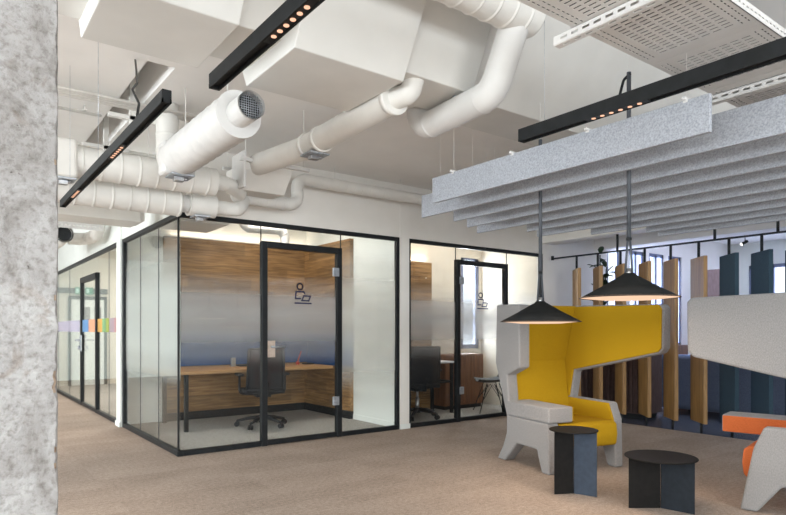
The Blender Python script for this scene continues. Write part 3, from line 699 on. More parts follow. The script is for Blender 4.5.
def sofa(label, x0, x1, y0, y1):
    r = thing('sofa', label, 'sofa', ((x0+x1)/2, (y0+y1)/2, -0.004))
    part('seat_base', MB().box((x0+0.18, y0+0.1, 0.06), (x1, y1-0.1, 0.42), 0.05, seg=4), M['bluesofa'], r)
    part('backrest', MB().box((x0, y0, 0.05), (x0+0.24, y1, 0.84), 0.09, seg=5), M['bluesofa'], r)
    for y in (y0, y1-0.2): part('armrest', MB().box((x0+0.1, y, 0.05), (x1, y+0.2, 0.60), 0.07, seg=4), M['bluesofa'], r)
    for x in (x0+0.08, x1-0.1):
        for y in (y0+0.1, y1-0.1): part('leg', MB().cyl((x, y, -0.004), (x, y, 0.08), 0.02), M['black'], r)
sofa('blue upholstered sofa with rounded back beyond the fin screen', 8.55, 9.45, 2.7, 4.85)
r = thing('cabinet', 'tall narrow brown cabinet beyond the last oak fin', 'cabinet', (10.6, 4.95, -0.004))
part('cabinet_body', MB().box((10.4, 4.75, 0.05), (10.85, 5.15, 2.22), 0.004), M['brown'], r)
part('plinth', MB().box((10.42, 4.77, -0.004), (10.83, 5.13, 0.052)), M['black'], r)

# ---------------------------------------------------------------- desk room
w = struct('trim_8', MB().box((2.33, 8.08, 0.11), (4.45, 8.13, 2.43), 0.003), M['wood'])
struct('trim_9', MB().box((2.33, 8.07, 0.004), (4.45, 8.13, 0.11)).box((4.39, 6.82, 0.004), (4.45, 8.07, 0.11)), M['black'])
struct('trim_10', MB().box((4.39, 6.82, 0.11), (4.45, 8.08, 0.70), 0.003), M['woody'])
struct('trim_11', MB().box((2.33, 8.065, 0.72), (4.43, 8.08, 1.18), 0.003).box((4.425, 6.83, 0.70), (4.45, 8.07, 1.18), 0.003), M['bluefelt'])
struct('trim_12', MB().box((4.39, 6.82, 1.18), (4.45, 8.08, 2.43), 0.003), M['woody'])
r = thing('desk', 'long oak desk on a black leg behind the glass', 'desk', (3.2, 7.5, 0.004))
part('desk_top', MB().box((2.04, 7.05, 0.677), (4.27, 8.062, 0.715), 0.004), M['woodtop'], r)
for x in (2.28, ): part('leg', MB().box((x, 7.09, 0.004), (x+0.045, 7.135, 0.679), 0.002), M['black'], r)
part('leg', MB().box((2.28, 7.95, 0.004), (2.325, 8.0, 0.679), 0.002), M['black'], r)
part('support_rail', MB().box((2.30, 7.55, 0.64), (4.395, 7.61, 0.679)), M['black'], r)
r = thing('power_post', 'small silver power post on the desk beside a flat black case', 'power outlet', (3.115, 7.70, 0.715))
part('post', MB().box((3.085, 7.68, 0.715), (3.145, 7.72, 0.83), 0.004), M['chrome'], r)
part('post_base', MB().box((3.07, 7.67, 0.715), (3.16, 7.73, 0.723), 0.002), M['chrome'], r)
r = part('laptop_case', MB().box((3.18, 7.60, 0.715), (3.46, 7.78, 0.731), 0.004), M['chairblk'], None, at=(3.32, 7.7, 0.715)); props(r, 'flat black case lying on the desk beside the silver post', 'case')
r = thing('desk_marker', 'small red marker standing on the desk near the wood wall', 'marker', (4.02, 7.60, 0.715))
part('marker_foot', MB().cyl((4.02, 7.60, 0.715), (4.02, 7.60, 0.755), 0.026), M['red'], r)
part('marker_stem', MB().tube([(4.02, 7.60, 0.75), (4.05, 7.61, 0.82), (4.09, 7.62, 0.90)], 0.009, 8), M['red'], r)
r = part('phone', MB().box((4.10, 7.52, 0.715), (4.24, 7.62, 0.733), 0.004), M['chairblk'], None, at=(4.17, 7.57, 0.715)); props(r, 'flat black device on the desk right of the red marker', 'device')

def office_chair(label, loc, deg):
    r = thing('office_chair', label, 'office chair', loc, math.radians(deg), 'black mesh office chairs')
    K = M['chairblk']
    part('gas_column', MB().cyl((0, 0, 0.09), (0, 0, 0.27), 0.028).cyl((0, 0, 0.26), (0, 0, 0.40), 0.018), M['chrome'], r, True)
    hub = MB().cyl((0, 0, 0.075), (0, 0, 0.135), 0.045, 20)
    for k in range(5):
        a = 2*PI*k/5+0.3; c, s = math.cos(a), math.sin(a)
        hub.tube([(c*0.03, s*0.03, 0.115), (c*0.17, s*0.17, 0.10), (c*0.31, s*0.31, 0.072)], 0.02, 10, True, [0.026, 0.021, 0.014])
    st = part('star_base', hub, K, r, True)
    for k in range(5):
        a = 2*PI*k/5+0.3; c, s = math.cos(a), math.sin(a)
        w = MB(); x, y = c*0.31, s*0.31
        for o in (-0.016, 0.016): w.cyl((x-s*(o-0.008), y+c*(o-0.008), 0.03), (x-s*(o+0.008), y+c*(o+0.008), 0.03), 0.03, 16)
        w.cyl((x, y, 0.03), (x, y, 0.075), 0.008, 8)
        part('caster', w, K, r, True)
    part('mechanism', MB().box((-0.09, -0.12, 0.37), (0.09, 0.13, 0.42), 0.01), K, r, True)
    part('seat', MB().prism([(-0.24, 0.42), (0.22, 0.42), (0.25, 0.43), (0.25, 0.46), (0.20, 0.475), (-0.22, 0.475), (-0.25, 0.455)], -0.235, 0.235, 'x', 0.018), M['mesh'], r, True)
    # curved mesh back with its frame; the chair looks to +y, its back stands at -y
    n = 12; fr = MB(); me = MB()
    def bk(u, v):  # u across -1..1, v 0..1 up
        wd = 0.225-0.015*v
        return Vector((wd*u, -0.26-0.05*v*v+0.05*u*u-0.025*math.sin(v*PI), 0.47+0.50*v))
    ring = [bk(-1, v/n) for v in range(n+1)] + [bk(u/6-1, 1) for u in range(1, 13)] + [bk(1, 1-v/n) for v in range(1, n+1)] + [bk(1-u/6, 0) for u in range(1, 13)]
    fr.tube(ring, 0.013, 8)
    g = [[me.bm.verts.new(bk(-1+2*i/10, j/n)) for i in range(11)] for j in range(n+1)]
    for j in range(n):
        for i in range(10): me.bm.faces.new((g[j][i], g[j][i+1], g[j+1][i+1], g[j+1][i])).smooth = True
    bf = part('backrest', me, M['mesh'], r, True); sm = bf.modifiers.new('thick', 'SOLIDIFY'); sm.thickness = 0.008
    part('back_frame', fr, K, bf, True)
    part('back_support', MB().tube([(0, -0.08, 0.39), (0, -0.25, 0.40), (0, -0.315, 0.56)], 0.022, 10), K, r, True)
    for s in (-1, 1):
        am = MB().tube(fillet([(s*0.10, -0.02, 0.40), (s*0.28, -0.02, 0.42), (s*0.28, -0.02, 0.64)], 0.05), 0.014, 8)
        ar = part('armrest', am, K, r, True)
        part('arm_pad', MB().box((s*0.28-0.04, -0.13, 0.635), (s*0.28+0.04, 0.13, 0.665), 0.012), K, ar, True)
    return r
office_chair('black mesh office chair at the long oak desk behind the glass', (3.20, 6.98, 0.004), -14)

# ---------------------------------------------------------------- smaller room
struct('trim_13', MB().box((4.60, 7.0, 0.0), (5.99, 7.05, 2.22), 0.003), M['wood'])
r = thing('desk', 'white topped desk in the smaller room behind glass', 'desk', (5.6, 6.7, 0.004))
part('desk_top', MB().box((4.75, 6.44, 0.725), (5.97, 6.97, 0.75), 0.003), M['whitetop'], r)
for x in (4.80, 5.90):
    for y in (6.46, 6.89): part('leg', MB().box((x, y, 0.004), (x+0.04, y+0.04, 0.727)), M['black'], r)
for x in (4.805, 5.905): part('stretcher', MB().box((x, 6.50, 0.44), (x+0.03, 6.89, 0.47)), M['black'], r)
part('stretcher', MB().box((4.84, 6.465, 0.44), (5.90, 6.495, 0.47)), M['black'], r)
office_chair('black mesh office chair beside the white desk in the smaller room', (5.19, 6.37, 0.004), -15)
r = thing('sideboard', 'low walnut sideboard against the back of the smaller room', 'sideboard', (6.6, 6.85, 0.004))
part('cabinet_body', MB().box((6.0, 6.72, 0.06), (6.80, 7.04, 0.83), 0.003), M['wooddk'], r)
for i in range(3): part('door', MB().box((6.003+i*0.265, 6.702, 0.075), (6.263+i*0.265, 6.722, 0.815), 0.002, seg=1), M['wooddk'], r)
part('plinth', MB().box((6.02, 6.74, 0.004), (6.78, 7.03, 0.062)), M['black'], r)
r = thing('shell_chair', 'dark shell chair on thin wire legs behind the glass door', 'chair', (6.45, 6.20, 0.004), math.radians(58))
sh = MB()
def shell(u, v):
    if v < 0.5:
        t = v/0.5; return Vector((0.215*u*(0.9+0.1*t), 0.22-0.40*t, 0.44-0.02*math.sin(t*PI)+0.045*u*u+0.012*t))
    t = (v-0.5)/0.5; return Vector((0.215*u*(1-0.15*t), -0.18-0.07*t-0.03*math.sin(t*PI)+0.08*u*u*(0.4+0.6*t)*(1-0.3*t), 0.452+0.34*t+0.045*u*u*(1-t)))
g = [[sh.bm.verts.new(shell(-1+2*i/12, j/24)) for i in range(13)] for j in range(25)]
for j in range(24):
    for i in range(12): sh.bm.faces.new((g[j][i], g[j][i+1], g[j+1][i+1], g[j+1][i])).smooth = True
so = part('shell_seat', sh, M['chairblk'], r, True); sm = so.modifiers.new('thick', 'SOLIDIFY'); sm.thickness = 0.012
for sx in (-1, 1):
    for sy in (-1, 1):
        part('leg', MB().tube([(sx*0.10, sy*0.09, 0.425), (sx*0.21, sy*0.22, 0.0)], 0.006, 8), M['black'], r, True)
cr = MB()
for sx in (-1, 1):
    cr.tube([(sx*0.165, 0.165, 0.18), (sx*0.06, 0.0, 0.40), (sx*0.165, -0.165, 0.18)], 0.005, 6)
    cr.tube([(0.165, sx*0.165, 0.18), (0.0, sx*0.05, 0.40), (-0.165, sx*0.165, 0.18)], 0.005, 6)
part('wire_brace', cr, M['black'], r, True)

# ---------------------------------------------------------------- farther meeting room
r = thing('exit_sign', 'small lit green exit sign on the dark rail in the farther room', 'sign', (4.38, 11.6, 1.95))
COL.objects.unlink(r); bpy.data.objects.remove(r)
# ---------------------------------------------------------------- farther room: rail, sign, doors in its back wall
r = thing('wall_rail', 'dark rail with green exit signs on the farther room end wall', 'rail', (2.4, 14.46, 2.04))
part('rail', MB().box((1.92, 14.44, 1.99), (2.95, 14.5, 2.10), 0.003), M['black'], r)
for x in (2.30, 2.50):
    s = part('exit_sign', MB().box((x, 14.40, 1.97), (x+0.15, 14.441, 2.12), 0.004), M['exit'], r)
    part('pictogram', MB().box((x+0.02, 14.396, 2.0), (x+0.07, 14.402, 2.09)), M['exitw'], s)
d = struct('door_4', MB().box((2.18, 14.44, 0.004), (2.23, 14.5, 1.93)).box((2.88, 14.44, 0.004), (2.94, 14.5, 1.93)).box((2.18, 14.44, 1.86), (2.94, 14.5, 1.93)), M['black'])
struct('door_leaf', MB().box((2.23, 14.46, 0.01), (2.88, 14.5, 1.86)), M['wallw'], d)
struct('door_panel', MB().box((2.46, 14.45, 1.25), (2.60, 14.462, 1.7)).box((2.68, 14.45, 1.25), (2.82, 14.462, 1.7)), M['fabric'], d)

# ---------------------------------------------------------------- track lights
def track(label, x, y0, y1, z0, z1, spots, hang, slab, hw=0.028):
    r = thing('track_light', label, 'track light', (x, (y0+y1)/2, z0), 0, 'black linear track lights')
    m = MB().box((x-hw, y0, z0+0.012), (x+hw, y1, z1), 0.002, seg=1)
    m.box((x-hw, y0, z0), (x-hw+0.006, y1, z0+0.014)).box((x+hw-0.006, y0, z0), (x+hw, y1, z0+0.014))
    m.box((x-hw, y0, z0), (x+hw, y0+0.01, z0+0.014)).box((x-hw, y1-0.01, z0), (x+hw, y1, z0+0.014))
    part('housing', m, M['track'], r)
    for (a, n, st) in spots:
        ins = part('spot_insert', MB().box((x-hw+0.007, a-0.05, z0+0.003), (x+hw-0.007, a+st*(n-1)+0.05, z0+0.013)), M['black'], r)
        for i in range(n): part('led_spot', MB().cyl((x, a+i*st, z0+0.004), (x, a+i*st, z0+0.0005), hw*0.42, 12), M['spot'], ins)
    for y in hang: part('wire', MB().cyl((x, y, z1), (x, y, slab), 0.0012, 6), M['zinc'], r)
    return r
t1 = track('black linear track light at the left, beside the concrete column', 0.688, 2.35, 4.80, 2.065, 2.115, [(3.07, 6, 0.04), (4.2, 6, 0.04)], (3.6, 4.5), 2.96, 0.018)
track('black linear track light at the top, in front of the duct grille', 0.76, -1.6, 2.05, 2.035, 2.086, [(1.385, 6, 0.039), (0.3, 6, 0.039)], (0.9, -0.6), 3.30, 0.019)
track('black linear track light above the felt baffles on the right', 2.90, -1.6, 2.534, 2.372, 2.448, [(1.735, 6, 0.055), (0.2, 6, 0.055)], (2.35, 0.5), 3.30)
cb = part('power_cable', MB().tube(fillet([(1.016, 4.16, 2.965), (0.935, 3.80, 2.74), (0.865, 3.50, 2.56), (0.765, 3.19, 2.40), (0.75, 3.00, 2.27), (0.688, 2.80, 2.112)], 0.25), 0.006, 8), M['black'], None, at=(0.67, 2.78, 2.114))
props(cb, 'wavy black power cable dropping from the ceiling to the left track light', 'cable')

# ---------------------------------------------------------------- ventilation
def flange_ring(a, b, r, mat, parent, name='seam_ring'): return part(name, MB().tube([a, b], r, 32), mat, parent)
def hanger(parent, x, y, z0, z1=2.96): return part('hanger', MB().cyl((x, y, z0), (x, y, z1), 0.003, 8), M['duct'], parent)
def damper(parent, c, s=0.085):
    """square damper plate with its actuator, under a duct"""
    x, y, z = c
    d = part('damper_plate', MB().box((x-s, y-s, z-0.012), (x+s, y+s, z), 0.002, seg=1), M['zinc'], parent)
    part('actuator', MB().box((x-s*0.55, y-s*0.3, z-0.045), (x+s*0.3, y+s*0.3, z-0.012), 0.004).cyl((x+s*0.5, y, z-0.03), (x+s*0.5, y, z-0.012), 0.018), M['chrome'], d)
    return d
# silencer with the open grille
r = thing('silencer_duct', 'thick white round silencer duct with dark grille facing the camera', 'duct', (1.42, 4.0, 2.5))
part('silencer', MB().tube(*(lambda q: (q[0], 0.135, 40, True, [0.135+(0.006 if (a % 0.13) < 0.012 else 0) for a in q[1]]))(resample([Vector((1.42, 3.42, 2.485)), Vector((1.42, 4.62, 2.485))], 0.01))), M['ductw'], r)
part('spigot', MB().tube([(1.42, 3.24, 2.485), (1.42, 3.43, 2.485)], 0.080, 40, False).tube([(1.42, 3.242, 2.485), (1.42, 3.43, 2.485)], 0.074, 40, False), M['ductw'], r)
part('spigot_rim', MB().tube([(1.42, 3.238, 2.485), (1.42, 3.25, 2.485)], 0.083, 40, False), M['ductw'], r)
part('grille_back', MB().tube([(1.42, 3.30, 2.485), (1.42, 3.305, 2.485)], 0.0745, 32), M['black'], r)
gm = MB()
for k in range(-5, 6):
    o = k*0.0135; h = math.sqrt(max(0, 0.075**2-o*o))
    gm.cyl((1.42+o, 3.25, 2.485-h), (1.42+o, 3.25, 2.485+h), 0.0013, 6); gm.cyl((1.42-h, 3.25, 2.485+o), (1.42+h, 3.25, 2.485+o), 0.0013, 6)
part('grille_mesh', gm, M['zinc'], r)
part('clamp_box', MB().box((1.30, 4.52, 2.35), (1.54, 4.68, 2.60), 0.03, seg=3), M['ductw'], r)
damper(r, (1.43, 4.56, 2.352))
part('elbow', duct_mb([(1.42, 4.66, 2.485), (1.42, 4.84, 2.485), (1.42, 4.84, 2.96)], 0.085, 0.12), M['duct'], r)
for y in (3.6, 4.4): hanger(r, 1.42, y, 2.62)
# main branches running along the glazed wall
r = thing('ventilation_duct', 'upper thick white spiral duct running along the hall left', 'duct', (1.1, 5.0, 2.45), 0, 'white spiral ducts')
part('spiral_duct', duct_mb([(-1.6, 5.0, 2.45), (1.86, 5.0, 2.45)], 0.115, spacing=0.135, ridge=0.0055), M['duct'], r)
part('access_cap', MB().box((0.60, 4.87, 2.30), (0.80, 5.13, 2.585), 0.03, seg=3), M['duct'], r)
damper(r, (0.72, 4.95, 2.302), 0.07)
part('branch_pipe', duct_mb([(1.85, 5.0, 2.455), (1.98, 5.0, 2.455), (2.18, 5.22, 2.44), (2.2, 5.40, 2.45), (2.93, 5.52, 2.475), (2.93, 5.58, 2.765), (7.0, 5.58, 2.765)], 0.062, 0.13, spacing=0.10, ridge=0.003), M['duct'], r)
for x in (0.4, 1.5): hanger(r, x, 5.0, 2.56)
for x in (3.4, 4.3, 5.4): hanger(r, x, 5.58, 2.82)
hanger(r, 2.72, 5.485, 2.53)
r = thing('ventilation_duct', 'lower thick white spiral duct ending above the glass corner', 'duct', (1.1, 5.3, 2.30), 0, 'white spiral ducts')
part('spiral_duct', duct_mb([(-1.6, 5.3, 2.30), (1.66, 5.3, 2.30)], 0.112, spacing=0.135, ridge=0.0055), M['duct'], r)
part('damper_collar', duct_mb([(1.73, 5.3, 2.305), (1.97, 5.3, 2.305)], 0.100, spacing=0.5), M['duct'], r)
part('neck', MB().tube([(1.65, 5.3, 2.30), (1.74, 5.3, 2.305)], 0.075, 28), M['ductw'], r)
damper(r, (1.84, 5.3, 2.207), 0.07)
part('branch_pipe', duct_mb([(1.96, 5.3, 2.305), (2.20, 5.3, 2.305), (2.28, 5.38, 2.42)], 0.062, 0.09, spacing=0.10, ridge=0.003), M['duct'], r)
for x in (0.5, 1.4): hanger(r, x, 5.3, 2.41)
# duct that enters the plaster casing
r = thing('ventilation_duct', 'white round duct running from the casing to the fan unit', 'duct', (2.3, 4.0, 2.66), 0, 'white spiral ducts')
part('spiral_duct', duct_mb([(2.34, 3.12, 2.69), (2.34, 4.28, 2.66), (2.24, 4.98, 2.66)], 0.092, 0.1, spacing=0.6, ridge=0.002), M['duct'], r)
for a, b, q in (((2.34, 3.09, 2.69), (2.34, 3.14, 2.69), 0.103), ((2.34, 4.02, 2.667), (2.34, 4.06, 2.666), 0.100), ((2.335, 4.22, 2.662), (2.335, 4.25, 2.661), 0.100)): part('collar', MB().tube([a, b], q, 36), M['duct'], r)
part('neck', duct_mb([(2.34, 3.12, 2.69), (2.38, 2.99, 2.70), (2.40, 2.97, 2.82)], 0.068, 0.06, spacing=1), M['duct'], r)
damper(r, (2.335, 4.13, 2.570), 0.085)
hanger(r, 2.33, 4.3, 2.73); hanger(r, 2.34, 3.5, 2.76)
r = thing('fan_unit', 'boxy white fan unit with a flange plate above the glass corner', 'fan unit', (2.35, 5.05, 2.5))
part('housing', MB().prism([(5.10, 2.45), (5.36, 2.46), (5.36, 2.655), (4.94, 2.655), (4.96, 2.60)], 2.10, 2.56, 'x', 0.006), M['duct'], r)
part('flange_plate', MB().box((2.075, 4.90, 2.43), (2.10, 5.16, 2.74), 0.003), M['ductw'], r)
for y in (4.90, 5.30): part('mount_rail', MB().box((2.05, y, 2.655), (2.72, y+0.035, 2.685), 0.002, seg=1), M['ductw'], r)
for x, y in ((2.10, 4.915), (2.66, 4.915), (2.10, 5.32), (2.66, 5.32)): hanger(r, x, y, 2.68)
# the big duct with its U bend
r = thing('ventilation_duct', 'white spiral duct at the top that drops into a U bend', 'duct', (2.3, 2.2, 2.6), 0, 'white spiral ducts')
part('spiral_duct', duct_mb([(-2.5, 2.42, 3.09), (2.86, 2.42, 3.09)], 0.118, spacing=0.125, ridge=0.006), M['duct'], r)
part('u_bend', duct_mb([(2.75, 2.42, 3.09), (2.74, 2.62, 2.665), (2.80, 3.40, 2.665), (2.80, 3.42, 2.86)], 0.092, 0.15, spacing=0.54, ridge=0.004), M['ductw'], r)
part('clip', MB().box((2.75, 2.97, 2.752), (2.785, 3.0, 2.785)).cyl((2.77, 2.985, 2.765), (2.77, 2.985, 2.84), 0.004, 6), M['zinc'], r)
for x in (1.9, 0.2): hanger(r, x, 2.42, 3.20, 3.30)
# corridor ducts farther back
r = thing('ventilation_duct', 'flat rectangular white duct under the ceiling toward the corridor', 'duct', (0.9, 6.4, 2.3), 0)
part('rectangular_duct', MB().box((-1.6, 6.25, 2.262), (1.58, 6.65, 2.42), 0.006), M['duct'], r)
part('end_cap', MB().box((1.58, 6.27, 2.28), (1.62, 6.63, 2.40), 0.004), M['duct'], r)
for x in (0.3, 1.3): hanger(r, x, 6.45, 2.41)
r = thing('ventilation_duct', 'short round duct with dark open end far down the corridor', 'duct', (0.95, 9.3, 2.6), 0)
part('round_duct', MB().tube([(1.25, 8.6, 2.42), (1.25, 8.75, 2.42)], 0.11, 32, False).tube([(1.25, 8.602, 2.42), (1.25, 8.75, 2.42)], 0.09, 32, False).tube([(1.25, 8.75, 2.42), (1.25, 10.2, 2.42)], 0.11, 32), M['duct'], r)
part('opening', MB().tube([(1.25, 8.63, 2.42), (1.25, 8.64, 2.42)], 0.092, 32), M['black'], r)  # black disc standing in for the shade inside the duct
part('elbow', duct_mb([(1.36, 9.0, 2.42), (1.58, 9.0, 2.42), (1.64, 8.7, 2.45), (1.64, 8.5, 2.60), (1.64, 8.45, 2.96)], 0.08, 0.16), M['duct'], r)
for y in (9.0, 10.0): hanger(r, 1.25, y, 2.52)
r = thing('ventilation_duct', 'white elbow pipe inside the desk room above the oak wall', 'duct', (3.0, 7.0, 2.6), 0)
part('pipe', duct_mb([(3.04, 7.2, 2.96), (3.04, 7.2, 2.49), (3.62, 7.2, 2.51), (3.62, 7.2, 2.31)], 0.06, 0.1, spacing=0.5), M['ductw'], r)
r = thing('ventilation_duct', 'rectangular white duct inside the desk room near the glass corner', 'duct', (2.1, 6.8, 2.6), 0)
part('rectangular_duct', MB().prism([(1.95, 2.44), (2.72, 2.44), (2.86, 2.54), (2.86, 2.96), (1.95, 2.96)], 6.9, 7.6, 'y', 0.006) , M['ductw'], r)
# perforated strip and conduits at the left
def conduit(label, y, z, x0, x1, rr, n, gap, hs, group='ceiling conduits'):
    r = thing('conduit_run', label, 'conduit', ((x0+x1)/2, y, z), 0, group)
    for i in range(n): part('conduit', MB().cyl((x0, y+i*gap, z), (x1, y+i*gap, z), rr, 10), M['duct'], r)
    for x in hs:
        part('bracket', MB().box((x-0.012, y-0.03, z+rr), (x+0.012, y+(n-1)*gap+0.03, z+rr+0.012)).cyl((x, y+(n-1)*gap/2, z+rr), (x, y+(n-1)*gap/2, 2.97), 0.006, 8), M['duct'], r)
    return r
conduit('bundle of painted conduits across the ceiling left of the silencer duct', 4.72, 2.88, -1.0, 2.0, 0.011, 4, 0.045, (0.5, 1.35))
conduit('single painted conduit behind the conduit bundle', 5.22, 2.90, -1.0, 1.02, 0.012, 1, 0.04, (0.3, 0.9))
conduit('pair of painted conduits farther back above the spiral ducts', 5.98, 2.86, -1.0, 1.75, 0.016, 2, 0.10, (0.55, 1.3))
r = thing('ceiling_bracket', 'painted steel T bracket hanging in the ceiling slot', 'bracket', (1.17, 4.85, 2.8))
part('stem', MB().box((1.15, 4.86, 2.66), (1.19, 4.90, 3.25)), M['duct'], r)
part('cross_bar', MB().box((1.0, 4.86, 2.80), (1.34, 4.90, 2.83)), M['duct'], r)
r = thing('ceiling_bracket', 'second painted steel bracket farther along the ceiling slot', 'bracket', (1.17, 5.8, 2.8))
part('stem', MB().box((1.15, 5.78, 2.66), (1.19, 5.82, 3.25)), M['duct'], r)
part('cross_bar', MB().box((0.98, 5.78, 2.80), (1.36, 5.82, 2.83)), M['duct'], r)

# ---------------------------------------------------------------- perforated metal with real slots
def grid_sheet(us, vs, solid, P):
    """faces of a sheet cut on a grid; solid(i, j) says which cells stay"""
    b = bmesh.new(); cache = {}
    def V(i, j):
        if (i, j) not in cache: cache[(i, j)] = b.verts.new(P(us[i], vs[j]))
        return cache[(i, j)]
    for i in range(len(us)-1):
        for j in range(len(vs)-1):
            if solid(i, j): b.faces.new((V(i, j), V(i+1, j), V(i+1, j+1), V(i, j+1)))
    m = MB(); m.bm.free(); m.bm = b
    return m
def ceiling_tray():
    r = thing('perforated_tray', 'wide white perforated metal ceiling tray at the upper right', 'ceiling tray', (3.0, 1.45, 2.6))
    z = 2.60; y0, y1 = 1.19, 1.73; plen = 0.60; k = 0
    x = 1.2
    while x < 5.2:
        # across (y): border rows, then dashed lines running along y
        us = [x, x+0.02]; kinds = ['s', 's']          # cuts along x
        n = 15; a = x+0.055; pitch = (plen-0.11)/n
        us = [x+0.001]
        uk = []
        def add(u, kd): us.append(u); uk.append(kd)
        add(x+0.055, 'e')
        for i in range(n):
            add(a+i*pitch+pitch-0.011, 'gap'); add(a+(i+1)*pitch, 'slot' if i < n-1 else 'e')
        add(x+plen-0.001, 'e')
        vs = [y0]; vk = []
        def addv(v, kd): vs.append(v); vk.append(kd)
        addv(y0+0.022, 'm'); addv(y0+0.030, 'row'); addv(y0+0.052, 'm'); addv(y0+0.060, 'row'); addv(y0+0.085, 'm')
        q = y0+0.085; nd = 7; dl = (y1-y0-0.17)/nd
        for i in range(nd): addv(q+i*dl+dl-0.012, 'dash'); addv(q+(i+1)*dl, 'm')
        addv(y1-0.060, 'm'); addv(y1-0.052, 'row'); addv(y1-0.030, 'm'); addv(y1-0.022, 'row'); addv(y1, 'm')
        def solid(i, j):
            if vk[j] == 'row': return uk[i] != 'gap'
            if vk[j] == 'dash': return uk[i] != 'slot'
            return True
        m = grid_sheet(us, vs, solid, lambda u, v: (u, v, z))
        pn = part('perforated_panel', m, M['ductw'], r)
        sm = pn.modifiers.new('thick', 'SOLIDIFY'); sm.thickness = 0.003; sm.offset = 1
        x += plen
    part('slot_shade', MB().box((1.2, y0+0.004, z+0.012), (5.2, y1-0.004, z+0.018)), M['black'], r)  # added black sheet, gives the slots the shade of the tray's inside
    # turned-up edges with round holes' worth of slots
    for yy in (y0, y1):
        us = [1.2+i*0.02 for i in range(int(3.99/0.02)+1)]; vs = [z, z+0.022, z+0.03, z+0.05]
        m = grid_sheet(us, vs, lambda i, j: not (j == 1 and i % 2 == 0), lambda u, v: (u, yy, v))
        e = part('side_lip', m, M['ductw'], r); sm = e.modifiers.new('thick', 'SOLIDIFY'); sm.thickness = 0.003
    return r
ceiling_tray()
def strut(label, x, y0, y1, z):
    r = thing('slotted_channel', label, 'channel', (x, (y0+y1)/2, z), 0, 'slotted steel channels under the tray')
    n = int((y1-y0)/0.06); us = []; uk = []
    u = y0; us = [u]
    for i in range(n): us += [u+0.022, u+0.06]; uk += ['m', 'hole']; u += 0.06
    us.append(y1+0.02); uk.append('m')
    for s in (-1, 1):
        vs = [z, z+0.014, z+0.026, z+0.04]
        m = grid_sheet(us, vs, lambda i, j: not (uk[i] == 'hole' and j == 1), lambda u_, v: (x+s*0.021, u_, v))
        o = part('flange', m, M['ductw'], r); sm = o.modifiers.new('thick', 'SOLIDIFY'); sm.thickness = 0.003
    xs = [x-0.021, x-0.006, x+0.006, x+0.021]
    m = grid_sheet(xs, us, lambda i, j: not (uk[j] == 'hole' and i == 1), lambda a, b_: (a, b_, z))
    o = part('web', m, M['ductw'], r); sm = o.modifiers.new('thick', 'SOLIDIFY'); sm.thickness = 0.003
    for y in (max(y0, 1.16)-0.0, 1.755): part('hanger', MB().cyl((x, y, z+0.003), (x, y, 3.31), 0.005, 8), M['ductw'], r)
    return r
strut('slotted white steel channel under the perforated tray, nearer the U bend', 2.36, 0.6, 1.82, 2.555)
strut('slotted white steel channel under the perforated tray, behind the track light', 3.70, 0.6, 1.75, 2.555)

r = thing('perforated_strip', 'short perforated white strip high in the corridor', 'cable strip', (1.1, 8.0, 2.45))
us = [0.55]; uk = []
for i in range(26): us += [us[-1]+0.026, us[-1]+0.04]; uk += ['m', 'hole']
m = grid_sheet(us, [2.405, 2.435, 2.452, 2.485], lambda i, j: not (uk[i] == 'hole' and j == 1), lambda a, b_: (a, 8.0, b_))
o = part('strip', m, M['ductw'], r); sm = o.modifiers.new('thick', 'SOLIDIFY'); sm.thickness = 0.003
for x in (0.8, 1.4): hanger(r, x, 8.0, 2.48)
# ---------------------------------------------------------------- light
def area(name, loc, rot, sx, sy, power, color=(1, 1, 1)):
    l = bpy.data.lights.new(name, 'AREA'); l.shape = 'RECTANGLE'; l.size = sx; l.size_y = sy; l.energy = power; l.color = color
    o = bpy.data.objects.new(name, l); COL.objects.link(o); o.location = loc; o.rotation_euler = rot; return o
def spot(name, loc, target, power, angle, blend, color, rad=0.03):
    l = bpy.data.lights.new(name, 'SPOT'); l.energy = power; l.spot_size = math.radians(angle); l.spot_blend = blend; l.color = color; l.shadow_soft_size = rad
    o = bpy.data.objects.new(name, l); COL.objects.link(o); o.location = loc
    o.rotation_euler = (Vector(target)-Vector(loc)).to_track_quat('-Z', 'Y').to_euler(); return o
def point(name, loc, power, color, rad=0.05):
    l = bpy.data.lights.new(name, 'POINT'); l.energy = power; l.color = color; l.shadow_soft_size = rad
    o = bpy.data.objects.new(name, l); COL.objects.link(o); o.location = loc; return o
DAY = (0.93, 0.97, 1.0); WARM = (1.0, 0.78, 0.58)
# daylight through the window openings
for y0, y1 in ((-3.0, 0.0), (1.0, 4.0), (5.0, 8.0), (9.0, 12.0)): area('daylight_left', (-4.32, (y0+y1)/2, 1.7), (0, -PI/2, 0), 1.75, y1-y0-0.1, 112, DAY)
for x0, x1 in ((-3.4, -0.4), (0.6, 3.6)): area('daylight_rear', ((x0+x1)/2, -4.32, 1.7), (PI/2, 0, 0), x1-x0-0.1, 1.75, 135, DAY)
for a, b in WX: area('daylight_facade', ((a+b)/2, 5.95, 1.73), (-PI/2, 0, 0), b-a, 1.6, 38, (0.60, 0.70, 1.0))
area('daylight_small_room', (6.85, 7.18, 1.63), (-PI/2, 0, 0), 0.4, 1.4, 34, (0.85, 0.92, 1.0))
area('daylight_right', (13.25, 3.9, 1.75), (0, PI/2, 0), 1.5, 2.6, 55, (0.58, 0.66, 1.0))
area('fill_lounge', (10.2, 3.6, 2.94), (0, 0, 0), 1.5, 2.5, 16, (0.68, 0.72, 1.0))  # added fill with no fitting, brightens the space beyond the screen
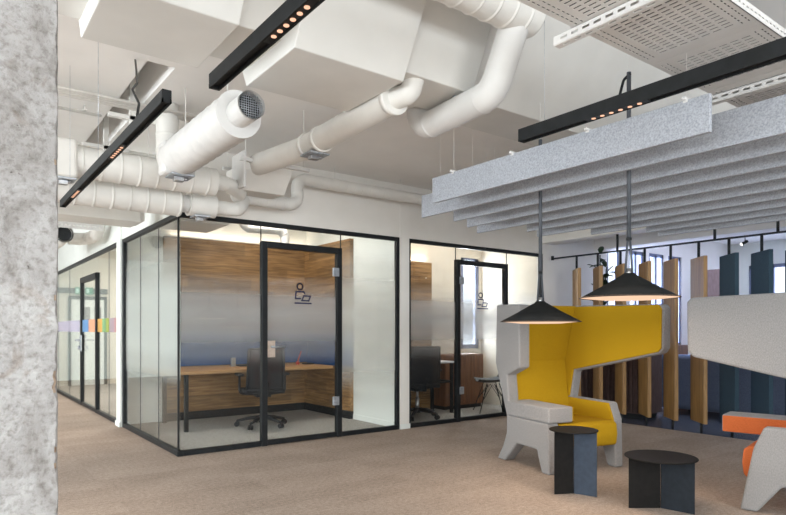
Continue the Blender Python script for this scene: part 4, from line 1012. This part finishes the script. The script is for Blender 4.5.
# added fill lights out of frame, aimed up to brighten the slab
for x, y, p in ((-2.2, 3.0, 18), (-2.2, 6.5, 24), (-1.5, -1.5, 5), (2.2, -1.8, 6), (5.6, 0.5, 16)): area('ceiling_fill', (x, y, 2.1), (PI, 0, 0), 0.3, 1.6, p, (0.97, 0.99, 1.0))
# overhead fill added in the glazed rooms, no fittings; then their cove strips
area('fill_desk_room', (3.2, 7.0, 2.9), (0, 0, 0), 0.9, 0.3, 14, (1.0, 0.93, 0.85))
area('fill_small_room', (5.9, 6.4, 2.9), (0, 0, 0), 0.9, 0.3, 5, (1.0, 0.94, 0.88))
area('fill_meeting_room', (3.0, 11.3, 2.9), (0, 0, 0), 0.6, 4.0, 80, (1.0, 0.95, 0.88))
area('cove_desk_room', (3.4, 8.085, 2.445), (PI, 0, 0), 2.0, 0.03, 1.6, WARM)
area('cove_small_room', (5.3, 7.01, 2.235), (PI, 0, 0), 1.2, 0.03, 2.0, WARM)
# the lit spots of the tracks
for y, x, z in ((3.17, 0.67, 2.05), (4.3, 0.67, 2.05)): spot('track_spot', (x, y, z), (x, y, 0), 16, 62, 0.9, WARM)
spot('corridor_spot', (0.95, 7.4, 2.9), (0.95, 7.4, 0), 40, 50, 0.9, WARM)
for y in (1.48, 0.4): spot('track_spot', (0.74, y, 2.02), (0.74, y, 0), 16, 62, 0.9, WARM)
for y in (1.87, 0.34): spot('track_spot', (2.90, y, 2.35), (2.90, y, 0), 16, 62, 0.9, WARM)
# the pendants' bulbs, just below their diffusers
for c in ((3.58, 2.94, 1.242), (3.44, 2.13, 1.382)):
    o = area('pendant_glow', c, (0, 0, 0), 0.5, 0.5, 4.0, WARM); o.data.shape = 'DISK'
w = bpy.data.worlds.new('sky'); scene.world = w; w.use_nodes = True
bg = w.node_tree.nodes['Background']; bg.inputs[0].default_value = (0.80, 0.88, 1.0, 1); bg.inputs[1].default_value = 1.0
# ---------------------------------------------------------------- camera
cam = bpy.data.cameras.new('camera'); co = bpy.data.objects.new('camera', cam); COL.objects.link(co)
co.location = (0, 0, 1.2); co.rotation_euler = (PI/2, 0, -math.atan2(0.6, 0.8))
cam.sensor_width = 36; cam.sensor_fit = 'HORIZONTAL'; cam.lens = 603/786*36; cam.shift_x = 0; cam.shift_y = 72.5/786
cam.clip_start = 0.05
scene.camera = co
vs_ = scene.view_settings
vs_.view_transform = 'Standard'; vs_.look = 'None'; vs_.gamma = 1; vs_.use_curve_mapping = False; vs_.exposure = 0.78
scene.cycles.max_bounces = 10; scene.cycles.transparent_max_bounces = 24; scene.cycles.sample_clamp_indirect = 6; scene.cycles.use_denoising = True
scene.cycles.caustics_reflective = False; scene.cycles.caustics_refractive = False
